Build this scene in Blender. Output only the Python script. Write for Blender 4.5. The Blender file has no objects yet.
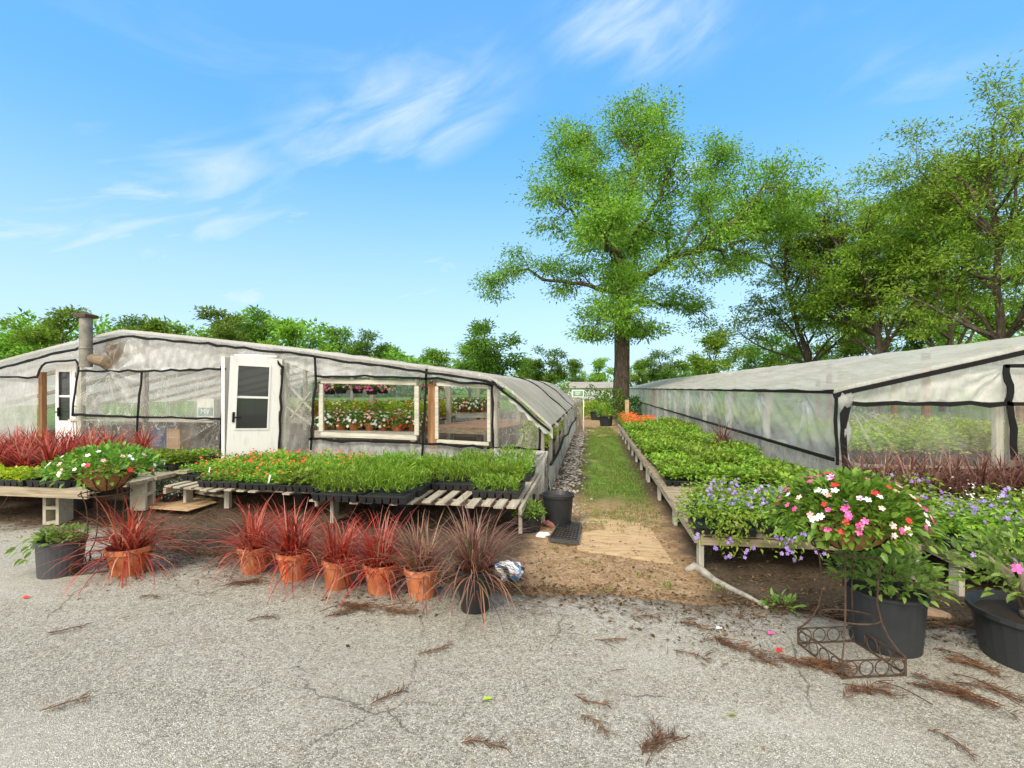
import bpy, math, random
import numpy as np
from mathutils import Vector, Matrix, Euler
PI = math.pi
R = math.radians
C = bpy.context.scene.collection
rnd = random.Random(7)
nrng = np.random.default_rng(7)
FPX, CX, HY, CAMZ, YAW = 500.0, 512.0, 388.0, 1.6, R(9.09)
ca, sa = math.cos(YAW), math.sin(YAW)

# ---- measured sight lines turned into places in the yard -------------------
def cw(cx, cy, z=0.0):
    return Vector((cx*ca - cy*sa, cx*sa + cy*ca, z))
def G(px, py, z=0.0):
    cy = FPX*(CAMZ - z)/(py - HY)
    return cw((px - CX)/FPX*cy, cy, z)
def W(px, py, D):
    return cw((px - CX)/FPX*D, D, CAMZ - (py - HY)/FPX*D)
def onY(px, py, y):
    d = W(px, py, 1.0) - Vector((0, 0, CAMZ))
    t = y/d.y
    return Vector((d.x*t, y, CAMZ + d.z*t))
def onX(px, py, x):
    d = W(px, py, 1.0) - Vector((0, 0, CAMZ))
    t = x/d.x
    return Vector((x, d.y*t, CAMZ + d.z*t))
def sstep(a, b, x):
    t = np.clip((np.asarray(x, float) - a)/(b - a), 0, 1)
    return t*t*(3 - 2*t)
def gz(x, y):
    x = np.asarray(x, float); y = np.asarray(y, float)
    rise = np.minimum(0.055*np.maximum(0, -x - 0.6), 0.42)*sstep(4.6, 7.6, y)
    bump = 0.012*np.sin(x*2.3 + 1.3*np.sin(y*1.7))*np.cos(y*2.9 + x) + 0.006*np.sin(x*7.1 + y*3)*np.sin(y*8.3)
    return rise + bump*sstep(3.7, 4.3, y + 0.05*x)*(1 - sstep(40, 60, y))
def gzf(x, y): return float(gz(x, y))

# ---- mesh collecting --------------------------------------------------------
class MB:
    def __init__(s): s.V = []; s.F = []; s.M = []; s.n = 0
    def add(s, v, f, m=0):
        v = np.asarray(v, float).reshape(-1, 3)
        if isinstance(f, np.ndarray): f = (f + s.n).tolist()
        else: f = [[i + s.n for i in q] for q in f]
        s.V.append(v); s.F.extend(f); s.M.extend([m]*len(f)); s.n += len(v)
    def box(s, c, size, rot=None, m=0):
        h = np.array(size)/2
        v = np.array([[x, y, z] for x in (-1, 1) for y in (-1, 1) for z in (-1, 1)])*h
        if rot is not None:
            v = v @ np.array(Euler(rot).to_matrix()).T
        s.add(v + np.array(c), [(0,1,3,2),(4,6,7,5),(0,4,5,1),(2,3,7,6),(0,2,6,4),(1,5,7,3)], m)
    def bar(s, a, b, w, h, up=(0,0,1), m=0):
        a = Vector(a); b = Vector(b); d = (b - a).normalized(); u = Vector(up)
        if abs(d.dot(u)) > .98: u = Vector((0, 1, 0))
        x = d.cross(u).normalized()*w/2; y = x.cross(d).normalized()*h/2
        v = [p + sx*x + sy*y for p in (a, b) for sx, sy in ((-1,-1),(1,-1),(1,1),(-1,1))]
        s.add([tuple(q) for q in v], [(0,3,2,1),(4,5,6,7),(0,1,5,4),(1,2,6,5),(2,3,7,6),(3,0,4,7)], m)
    def tube(s, pts, r, n=6, m=0, caps=True):
        pts = [Vector(p) for p in pts]
        if not hasattr(r, '__len__'): r = [r]*len(pts)
        V = []; ref = Vector((0.31, 0.17, 0.93))
        for i, p in enumerate(pts):
            d = (pts[min(i+1, len(pts)-1)] - pts[max(i-1, 0)])
            d = d.normalized() if d.length > 1e-9 else Vector((0,0,1))
            if abs(d.dot(ref)) > .97: ref = Vector((0.9, 0.4, 0.1))
            x = d.cross(ref).normalized(); y = d.cross(x)
            for k in range(n):
                t = 2*PI*k/n
                V.append(tuple(p + (x*math.cos(t) + y*math.sin(t))*r[i]))
        F = [(i*n+k, i*n+(k+1)%n, (i+1)*n+(k+1)%n, (i+1)*n+k) for i in range(len(pts)-1) for k in range(n)]
        if caps:
            F += [tuple(range(n))[::-1], tuple(range((len(pts)-1)*n, len(pts)*n))]
        s.add(V, F, m)
    def ring(s, c, rad, r, nrm=(0,0,1), n=24, k=5, m=0):
        q = Vector(nrm).to_track_quat('Z', 'Y')
        pts = [Vector(c) + q @ Vector((math.cos(2*PI*i/n)*rad, math.sin(2*PI*i/n)*rad, 0)) for i in range(n+1)]
        s.tube(pts, r, k, m, caps=False)
    def lathe(s, prof, n=24, c=(0,0,0), m=0, wob=0, rng=None):
        V = []
        for (r, z) in prof:
            for k in range(n):
                t = 2*PI*k/n
                V.append((c[0] + r*math.cos(t), c[1] + r*math.sin(t), c[2] + z))
        F = [(i*n+k, i*n+(k+1)%n, (i+1)*n+(k+1)%n, (i+1)*n+k) for i in range(len(prof)-1) for k in range(n)]
        s.add(V, F, m)
    def disc(s, c, r, n=20, m=0):
        s.add([(c[0] + r*math.cos(2*PI*k/n), c[1] + r*math.sin(2*PI*k/n), c[2]) for k in range(n)], [tuple(range(n))], m)
    def grid(s, P, m=0):                       # P: (a,b,3)
        a, b = P.shape[:2]
        i = np.arange(a-1)[:, None]*b + np.arange(b-1)[None]
        f = np.stack([i, i+1, i+1+b, i+b], -1).reshape(-1, 4)
        s.add(P.reshape(-1, 3), f, m)
    def leaves(s, P, D, L, Wd, rng, m=0, fine=False, droop=0.25, roll=None):
        P = np.asarray(P, float); n = len(P)
        if n == 0: return
        D = np.asarray(D, float); D = D/np.maximum(np.linalg.norm(D, axis=1), 1e-6)[:, None]
        up = np.array([0, 0, 1.0]) + rng.normal(0, .45, (n, 3)) if roll is None else rng.normal(0, roll, (n, 3)) + np.array([0, 0, 1.0])
        S = np.cross(D, up); S /= np.maximum(np.linalg.norm(S, axis=1), 1e-6)[:, None]
        N = np.cross(S, D)
        L = np.broadcast_to(np.asarray(L, float), (n,))[:, None]; Wd = np.broadcast_to(np.asarray(Wd, float), (n,))[:, None]
        if not fine:
            v = np.stack([P, P + D*L*.45 + S*Wd/2 + N*L*.05, P + D*L - N*L*droop, P + D*L*.45 - S*Wd/2 + N*L*.05], 1)
            s.add(v.reshape(-1, 3), np.arange(4*n).reshape(n, 4), m)
        else:
            a = P + D*L*.32 + N*L*.06; b = P + D*L*.7 - N*L*droop*.25; t = P + D*L*.97 - N*L*droop
            v = np.stack([P, a + S*Wd/2, a - N*Wd*.12, a - S*Wd/2, b + S*Wd*.38, b - N*Wd*.1, b - S*Wd*.38, t], 1)
            i = np.arange(n)[:, None]*8
            tri = np.concatenate([i + np.array([0, 1, 2]), i + np.array([0, 2, 3]), i + np.array([4, 7, 5]), i + np.array([5, 7, 6])], 0)
            q = np.concatenate([i + np.array([1, 4, 5, 2]), i + np.array([2, 5, 6, 3])], 0)
            v = v.reshape(-1, 3)
            f = tri.tolist() + q.tolist()
            s.add(v, f, m)
    def blades(s, n, br, L, tilt, wd, rng, seg=5, m=0, c=(0,0,0), bend=1.0, lo=.55, az=None):
        for _ in range(n):
            ph = rng.uniform(0, 2*PI) if az is None else rng.uniform(*az)
            r = br*math.sqrt(rng.uniform()); l = L*rng.uniform(lo, 1); th = abs(rng.normal(0, 1))*tilt*.55 + rng.uniform(0, tilt*.5)
            p0 = rng.uniform(0, 2*PI)
            p = np.array([c[0] + r*math.cos(p0), c[1] + r*math.sin(p0), c[2]])
            out = np.array([math.cos(ph), math.sin(ph), 0]); side = np.array([-math.sin(ph), math.cos(ph), 0])
            sw = rng.normal(0, .12); b = bend*rng.uniform(.3, 1.5)
            V = []
            for i in range(seg+1):
                t = i/seg; w = wd*(1 - t**1.6)*(.55 + .45*min(1, t*4)) + .0008
                ang = min(th + b*t*t*1.5, 2.7)
                V += [p - side*w/2, p + side*w/2]
                p = p + (out*math.sin(ang) + np.array([0, 0, math.cos(ang)]) + side*sw*t)*l/seg
            s.add(V, [(2*i, 2*i+1, 2*i+3, 2*i+2) for i in range(seg)], m)
    def flower(s, c, nrm, rad, rng, m=0, petals=5):
        q = Vector(nrm).to_track_quat('Z', 'Y'); o = rng.uniform(0, 6.28); V = []; F = []
        for k in range(petals):
            t = o + 2*PI*k/petals; hw = PI/petals*.92
            pts = [(0, 0, 0), (.62*math.cos(t-hw), .62*math.sin(t-hw), .05), (1.0*math.cos(t-hw*.45), 1.0*math.sin(t-hw*.45), .1), (1.0*math.cos(t+hw*.45), 1.0*math.sin(t+hw*.45), .1), (.62*math.cos(t+hw), .62*math.sin(t+hw), .05)]
            b = len(V); V += [tuple(Vector(c) + q @ (Vector(x)*rad)) for x in pts]; F.append([b+i for i in range(5)])
        s.add(V, F, m)

def obj(name, mb, mats, parent=None, smooth=False, loc=None, world=False):
    me = bpy.data.meshes.new(name)
    v = np.concatenate(mb.V) if mb.V else np.zeros((0, 3))
    me.from_pydata(v.tolist(), [], mb.F)
    if not isinstance(mats, (list, tuple)): mats = [mats]
    for m in mats: me.materials.append(m)
    if len(mats) > 1: me.polygons.foreach_set('material_index', mb.M)
    if smooth: me.polygons.foreach_set('use_smooth', [True]*len(me.polygons))
    me.update()
    o = bpy.data.objects.new(name, me); C.objects.link(o)
    if parent is not None: o.parent = parent
    if world and parent is not None and parent.type == 'EMPTY': o.location = -Vector(parent.location)
    if loc is not None: o.location = loc
    return o
def tag(o, label, cat=None, group=None):
    o['label'] = label
    if cat: o['category'] = cat; o['kind'] = 'thing'
    if group: o['group'] = group
    return o
def kind(o, k): o['kind'] = k; return o
def thing(name, label, cat, loc=(0,0,0), rz=0, group=None, s=1.0):
    o = bpy.data.objects.new(name, None); C.objects.link(o); o.empty_display_size = .1
    o.location = loc; o.rotation_euler = (0, 0, rz); o.scale = (s, s, s)
    return tag(o, label, cat, group)
def dup(root, loc, rz=0, label=None, group=None, s=None):
    r = root.copy(); C.objects.link(r); r.location = loc; r.rotation_euler = (0, 0, rz)
    if s is not None: r.scale = (s, s, s) if not hasattr(s, '__len__') else s
    if label: r['label'] = label
    if group: r['group'] = group
    for ch in list(root.children):
        c = ch.copy(); C.objects.link(c); c.parent = r
        for g in list(ch.children):
            d = g.copy(); C.objects.link(d); d.parent = c
    return r

# ---- materials --------------------------------------------------------------
class NT:
    def __init__(s, name):
        s.mat = bpy.data.materials.new(name); s.mat.use_nodes = True
        s.t = s.mat.node_tree; s.t.nodes.clear(); s.out = s.t.nodes.new('ShaderNodeOutputMaterial')
    def n(s, ty, ins=None, **kw):
        x = s.t.nodes.new('ShaderNode' + ty)
        for k, v in kw.items(): setattr(x, k, v)
        for k, v in (ins or {}).items(): s.put(x.inputs[k], v)
        return x
    def put(s, sock, v):
        if isinstance(v, bpy.types.NodeSocket): s.t.links.new(v, sock)
        elif isinstance(v, bpy.types.Node): s.t.links.new(v.outputs[0], sock)
        else:
            if hasattr(v, '__len__') and len(v) == 3 and sock.type == 'RGBA': v = (*v, 1)
            sock.default_value = v
    def pos(s, scale=(1,1,1), loc=(0,0,0), rot=(0,0,0), obj=False):
        if obj: g = s.n('TexCoord').outputs['Object']
        else: g = s.n('NewGeometry').outputs['Position']
        return s.n('Mapping', {'Vector': g, 'Scale': scale, 'Location': loc, 'Rotation': rot}).outputs[0]
    def noise(s, vec, scale, detail=4, rough=.55, dist=0):
        return s.n('TexNoise', {'Vector': vec, 'Scale': scale, 'Detail': detail, 'Roughness': rough, 'Distortion': dist}).outputs[0]
    def ramp(s, fac, stops, interp='LINEAR'):
        r = s.n('ValToRGB', {'Fac': fac}); cr = r.color_ramp; cr.interpolation = interp
        while len(cr.elements) < len(stops): cr.elements.new(.5)
        for e, (p, c) in zip(cr.elements, stops):
            e.position = p; e.color = (*c, 1) if hasattr(c, '__len__') else (c, c, c, 1)
        return r.outputs[0]
    def mix(s, fac, a, b, mode='MIX'):
        m = s.n('Mix', data_type='RGBA', blend_type=mode)
        s.put(m.inputs[0], fac); s.put(m.inputs[6], a); s.put(m.inputs[7], b)
        return m.outputs[2]
    def math(s, op, a, b=0.0, c=None, clamp=False):
        m = s.n('Math', operation=op); m.use_clamp = clamp; s.put(m.inputs[0], a); s.put(m.inputs[1], b)
        if c is not None: s.put(m.inputs[2], c)
        return m.outputs[0]
    def mr(s, v, a, b, c=0., d=1., t='SMOOTHSTEP'):
        return s.n('MapRange', {0: v, 1: a, 2: b, 3: c, 4: d}, interpolation_type=t).outputs[0]
    def bump(s, h, st=.3, dist=.01): return s.n('Bump', {'Height': h, 'Strength': st, 'Distance': dist}).outputs[0]
    def bsdf(s, col, rough=.8, normal=None, spec=.3, metal=0., **kw):
        d = {'Base Color': col, 'Roughness': rough, 'Specular IOR Level': spec, 'Metallic': metal}; d.update(kw)
        if normal is not None: d['Normal'] = normal
        return s.n('BsdfPrincipled', d).outputs[0]
    def done(s, sh): s.t.links.new(sh, s.out.inputs[0]); return s.mat

def leafmat(name, cols, trans=.35, rough=.5, spec=.35):
    hv = .015 if name.endswith(('leaf', 'grass')) else .004
    t = NT(name); g = t.n('NewGeometry')
    n = len(cols); col = t.ramp(g.outputs['Random Per Island'], [(i/max(1, n-1), c) for i, c in enumerate(cols)])
    oi = t.n('ObjectInfo').outputs['Random']
    col = t.n('HueSaturation', {'Hue': t.mr(oi, 0, 1, .5 - hv, .5 + hv*.8, 'LINEAR'), 'Value': t.mr(oi, 0, 1, .74 if hv > .01 else .95, 1.2, 'LINEAR'), 'Color': col}).outputs[0]
    b = t.bsdf(col, rough, spec=spec); tr = t.n('BsdfTranslucent', {'Color': t.mix(.35, col, (.55, .75, .1), 'MULTIPLY') if False else col}).outputs[0]
    return t.done(t.n('MixShader', {0: trans, 1: b, 2: tr}).outputs[0])
def plain(name, col, rough=.6, var=.25, scale=12, spec=.3, bump=.15, metal=0., obj=False):
    t = NT(name); p = t.pos(obj=obj); nz = t.noise(p, scale, 6, .65)
    c2 = tuple(x*(1-var) for x in col); c3 = tuple(min(1, x*(1+var*.6)) for x in col)
    c = t.ramp(nz, [(.3, c2), (.5, col), (.72, c3)])
    return t.done(t.bsdf(c, rough, t.bump(t.noise(p, scale*5, 4), bump, .004), spec, metal))
def woodmat(name, a, b, along='X', gs=1., rough=.85):
    t = NT(name); sc = {'X': (1.5, 22, 22), 'Y': (22, 1.5, 22), 'Z': (22, 22, 1.5)}[along]
    p = t.pos(tuple(x*gs for x in sc)); nz = t.noise(p, 1.6, 8, .68, .4); big = t.noise(t.pos(), 1.7, 4, .6)
    c = t.mix(t.mr(nz, .32, .7), a, b); c = t.mix(t.mr(big, .5, .75, 0, .55), c, tuple(x*.45 for x in a))
    return t.done(t.bsdf(c, rough, t.bump(nz, .5, .004), .2))
def filmmat(name, col, alo, ahi, scale=2.2, rough=.32, streak=(2, 2, .5), dirt=.35, stain=None, fold=.35):
    t = NT(name); p = t.pos(); ps = t.pos(streak)
    n1 = t.noise(ps, scale, 7, .62, .6); n2 = t.noise(p, scale*.35, 4, .6)
    col2 = t.mix(t.mr(n2, .35, .75, 0, dirt), col, (col[0]*.55, col[1]*.52, col[2]*.45))
    wr = t.noise(t.pos((3, 3, 1.6), rot=(0, .5, .3)), 4, 6, .65, 1.4)
    al = t.mr(t.math('ADD', t.math('MULTIPLY', n1, 1-fold), t.math('MULTIPLY', wr, fold)), .36, .66, alo, ahi)
    if stain:
        d = t.n('VectorMath', {0: p, 1: tuple(stain[:3])}, operation='SUBTRACT').outputs[0]
        ln = t.n('VectorMath', {0: d}, operation='LENGTH').outputs['Value']
        sf = t.mr(t.math('ADD', ln, t.math('MULTIPLY', t.math('SUBTRACT', n1, .5), .5)), stain[3], stain[3]*.25)
        col2 = t.mix(t.math('MULTIPLY', sf, .8), col2, (.20, .12, .05)); al = t.math('MAXIMUM', al, t.math('MULTIPLY', sf, .95))
    ga = t.n('Attribute', attribute_name='gather_glint').outputs['Fac']
    rg1 = t.math('ABSOLUTE', t.math('SUBTRACT', t.noise(t.pos((2.2, 2.2, 1.1), rot=(0, .7, .2)), 2.6, 3, .5, 1.2), .5))
    cr = t.math('MULTIPLY', t.mr(rg1, .022, .003), t.mr(n2, .42, .62))
    g2 = t.math('MAXIMUM', ga, t.math('MULTIPLY', cr, .75))
    al = t.math('MAXIMUM', al, t.math('MULTIPLY', g2, .97)); col2 = t.mix(t.math('MULTIPLY', g2, .85), col2, (.90, .89, .85))  # fold highlights whitened into the colour, where gathered film is also denser
    nb = t.bump(t.math('ADD', wr, t.math('MULTIPLY', g2, .6)), .5, .03)
    b = t.bsdf(col2, rough, nb, .6); tr = t.n('BsdfTranslucent', {'Color': col2, 'Normal': nb}).outputs[0]
    m = t.n('MixShader', {0: .55, 1: b, 2: tr}).outputs[0]
    return t.done(t.n('MixShader', {0: al, 1: t.n('BsdfTransparent', {'Color': (.93, .94, .93, 1)}).outputs[0], 2: m}).outputs[0])

M = {}
M['tree'] = leafmat('tree_leaf', [(.07, .16, .012), (.14, .28, .02), (.23, .40, .035), (.33, .51, .07)], .5)
M['tree_l'] = leafmat('light_tree_leaf', [(.10, .20, .018), (.19, .35, .028), (.29, .47, .045), (.40, .58, .09)], .52)
M['tree_d'] = leafmat('dark_tree_leaf', [(.075, .17, .018), (.12, .25, .025), (.19, .33, .04)], .48)
M['tree_y'] = leafmat('yellowish_tree_leaf', [(.09, .19, .018), (.16, .30, .03), (.26, .36, .045)], .48)
M['fine'] = leafmat('seedling_leaf', [(.10, .22, .014), (.18, .33, .022), (.28, .44, .04)], .42)
M['broad'] = leafmat('bedding_leaf', [(.08, .18, .014), (.16, .29, .02), (.25, .39, .035), (.34, .46, .07)], .42)
M['vinca'] = leafmat('vinca_leaf', [(.07, .17, .018), (.14, .28, .025), (.24, .40, .05)], .42, .42, .4)
M['shrub'] = leafmat('shrub_leaf', [(.10, .21, .03), (.19, .33, .05), (.32, .47, .12)], .5, .5, .3)
M['chart'] = leafmat('chartreuse_leaf', [(.25, .38, .01), (.38, .52, .02), (.5, .6, .04)], .35)
M['grey'] = leafmat('grey_leaf', [(.08, .11, .06), (.18, .22, .13), (.3, .34, .22)], .25)
M['red'] = leafmat('red_blade', [(.09, .014, .010), (.33, .034, .018), (.50, .07, .032), (.15, .02, .014), (.54, .24, .15), (.27, .03, .018), (.44, .055, .026)], .35, .4, .4)
M['bronze'] = leafmat('bronze_blade', [(.11, .045, .035), (.22, .09, .06), (.36, .19, .11), (.17, .06, .05), (.15, .14, .055), (.30, .13, .10)], .35, .4, .5)
M['purple'] = leafmat('burgundy_blade', [(.06, .025, .024), (.13, .05, .04), (.22, .10, .07), (.30, .17, .11)], .3, .4, .5)
M['grass'] = leafmat('path_grass', [(.09, .16, .02), (.15, .26, .03), (.23, .32, .05), (.30, .28, .10)], .45)
M['f_white'] = leafmat('white_petal', [(.8, .8, .76), (.72, .72, .70)], .2)
M['f_pink'] = leafmat('pink_petal', [(.72, .03, .26), (.78, .08, .34), (.74, .18, .36)], .25)
M['f_salmon'] = leafmat('salmon_petal', [(.80, .28, .26), (.78, .42, .38), (.8, .6, .55)], .25)
M['f_red'] = leafmat('red_petal', [(.62, .015, .02), (.72, .04, .03)], .25)
M['f_orange'] = leafmat('orange_petal', [(.75, .06, .02), (.80, .16, .03), (.70, .03, .03)], .25)
M['f_purple'] = leafmat('violet_petal', [(.20, .10, .40), (.29, .18, .50), (.38, .28, .56)], .25)
M['soil'] = plain('potting_soil', (.035, .025, .018), .95, .4, 60)
M['blackp'] = plain('black_nursery_plastic', (.018, .019, .02), .42, .35, 7, .4, .05)
M['greyp'] = plain('dusty_grey_plastic', (.05, .052, .055), .55, .3, 6, .35, .05)
M['tubp'] = plain('dusty_black_tub_plastic', (.022, .025, .027), .5, .4, 4, .4, .06)
M['strap'] = plain('black_batten_tape', (.007, .007, .007), .6, .4, 9, .15, .2)
M['concrete'] = plain('cinder_block', (.36, .33, .25), .95, .22, 25, .2, .5)
M['galv'] = plain('galvanised_flue', (.20, .19, .155), .5, .5, 6, .4, .05, .35)
M['rust'] = plain('rusted_iron', (.075, .046, .030), .7, .5, 30, .3, .3, .2)
def doorpaint():
    t = NT('white_door_paint'); p = t.pos(); a = t.noise(t.pos((9, 9, 1.2)), 2, 7, .7, .5); b = t.noise(p, 30, 5, .7)
    c = t.mix(t.mr(a, .5, .72, 0, .45), (.66, .655, .62), (.36, .34, .28)); c = t.mix(t.mr(b, .66, .72, 0, .6), c, (.28, .25, .2))
    return t.done(t.bsdf(c, .5, t.bump(b, .1, .003), .35))
M['white'] = doorpaint()
M['pale'] = woodmat('pale_weathered_wood', (.34, .32, .26), (.52, .50, .42), 'X')
M['palez'] = woodmat('pale_weathered_post', (.33, .31, .25), (.50, .47, .39), 'Z')
M['wood'] = woodmat('weathered_pallet_wood', (.24, .20, .145), (.42, .37, .28), 'Y')
M['woodx'] = woodmat('weathered_rail_wood', (.19, .155, .105), (.37, .31, .215), 'X')
M['brown'] = woodmat('brown_treated_post', (.20, .105, .05), (.34, .19, .09), 'Z')
M['redwood'] = woodmat('reddish_slat_wood', (.26, .15, .10), (.44, .29, .20), 'X')
M['greyw'] = woodmat('grey_fence_wood', (.22, .20, .17), (.38, .35, .30), 'Z')
def plyw():
    t = NT('weathered_plywood'); p = t.pos(); a = t.noise(t.pos((1.2, 9, 9)), 2.2, 8, .7, 1.2); b = t.noise(p, 3.4, 7, .7, .5); d = t.noise(p, 55, 5, .75)
    c = t.ramp(a, [(.3, (.22, .145, .075)), (.48, (.38, .26, .14)), (.7, (.50, .37, .22))]); c = t.mix(t.mr(b, .55, .66, 0, .75), c, (.13, .085, .05)); c = t.mix(t.mr(d, .58, .68, 0, .7), c, (.08, .055, .03))
    return t.done(t.bsdf(c, .95, t.bump(t.math('ADD', a, d), .5, .006), .1))
M['ply'] = plyw()
M['film_skirt2'] = filmmat('side_skirt_film', (.84, .85, .80), .4, .75, 2.0, fold=.2)
M['sprig'] = leafmat('dead_sprig', [(.05, .028, .018), (.11, .055, .028), (.17, .085, .04)], .05, .8, .1)
M['stone'] = leafmat('gravel_stone', [(.20, .17, .13), (.30, .27, .22), (.42, .39, .34), (.14, .11, .08)], 0, .85, .2)
M['litter'] = leafmat('bark_litter', [(.03, .02, .013), (.07, .04, .022), (.13, .075, .035), (.20, .14, .08)], 0, .9, .1)
def terracotta():
    t = NT('terracotta'); p = t.pos(); nz = t.noise(p, 9, 6, .6); st = t.noise(t.pos((14, 14, 2)), 1.6, 5, .6)
    c = t.mix(t.mr(nz, .35, .7), (.36, .105, .04), (.50, .17, .075)); c = t.mix(t.mr(st, .52, .74, 0, .6), c, (.60, .42, .31)); c = t.mix(t.mr(t.noise(t.pos(), 21, 6, .7), .56, .72, 0, .7), c, (.16, .06, .03)); c = t.n('HueSaturation', {'Value': t.mr(t.n('ObjectInfo').outputs['Random'], 0, 1, .72, 1.15, 'LINEAR'), 'Color': c}).outputs[0]
    return t.done(t.bsdf(c, .8, t.bump(nz, .2, .004), .25))
M['terra'] = terracotta()
def coco():
    t = NT('coco_fibre'); n = t.noise(t.pos((30, 30, 6)), 2, 8, .75, 1); c = t.ramp(n, [(.3, (.13, .065, .025)), (.5, (.30, .17, .07)), (.7, (.46, .29, .14))])
    return t.done(t.bsdf(c, .95, t.bump(n, .8, .01), .1))
M['coco'] = coco()
def bark():
    t = NT('tree_bark'); n = t.noise(t.pos((7, 7, 1.6)), 1.5, 8, .7, .8); c = t.ramp(n, [(.3, (.03, .025, .02)), (.5, (.095, .075, .055)), (.7, (.19, .155, .115))])
    return t.done(t.bsdf(c, .95, t.bump(n, .9, .06), .1))
M['bark'] = bark()
def glassy():
    t = NT('door_pane'); return t.done(t.n('MixShader', {0: .45, 1: t.n('BsdfTransparent', {'Color': (.45, .47, .46, 1)}).outputs[0], 2: t.bsdf((.05, .055, .055), .12, spec=.6)}).outputs[0])
M['pane'] = glassy()
gst = onY(112, 352, 7.49)
M['film'] = filmmat('milky_film', (.82, .82, .79), .5, .86, stain=(gst.x, gst.y, gst.z, .42))
M['film_mid'] = filmmat('cloudy_film', (.66, .66, .62), .20, .52, 1.4, fold=.2)
M['film_low'] = filmmat('clear_film', (.74, .74, .71), .10, .36, 1.4, fold=.15)
M['film_skirt'] = filmmat('skirt_film', (.74, .74, .71), .45, .85, 3.0)
M['film_side'] = filmmat('side_film', (.88, .89, .87), .34, .60, .7, streak=(2, .8, 1.4), fold=.1)
M['film_front'] = filmmat('right_front_film', (.84, .83, .76), .10, .30, .7, fold=.1)
M['film_gable'] = filmmat('right_gable_film', (.80, .79, .74), .6, .9, 1.8)
M['film_roof'] = filmmat('roof_film', (.70, .67, .61), .60, .88, 1.5, .6, streak=(.8, 5, 1), dirt=.55)
M['film_roof2'] = filmmat('pale_roof_film', (.76, .75, .67), .56, .84, 1.2, .6, streak=(4, .6, 4), dirt=.3)
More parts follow.
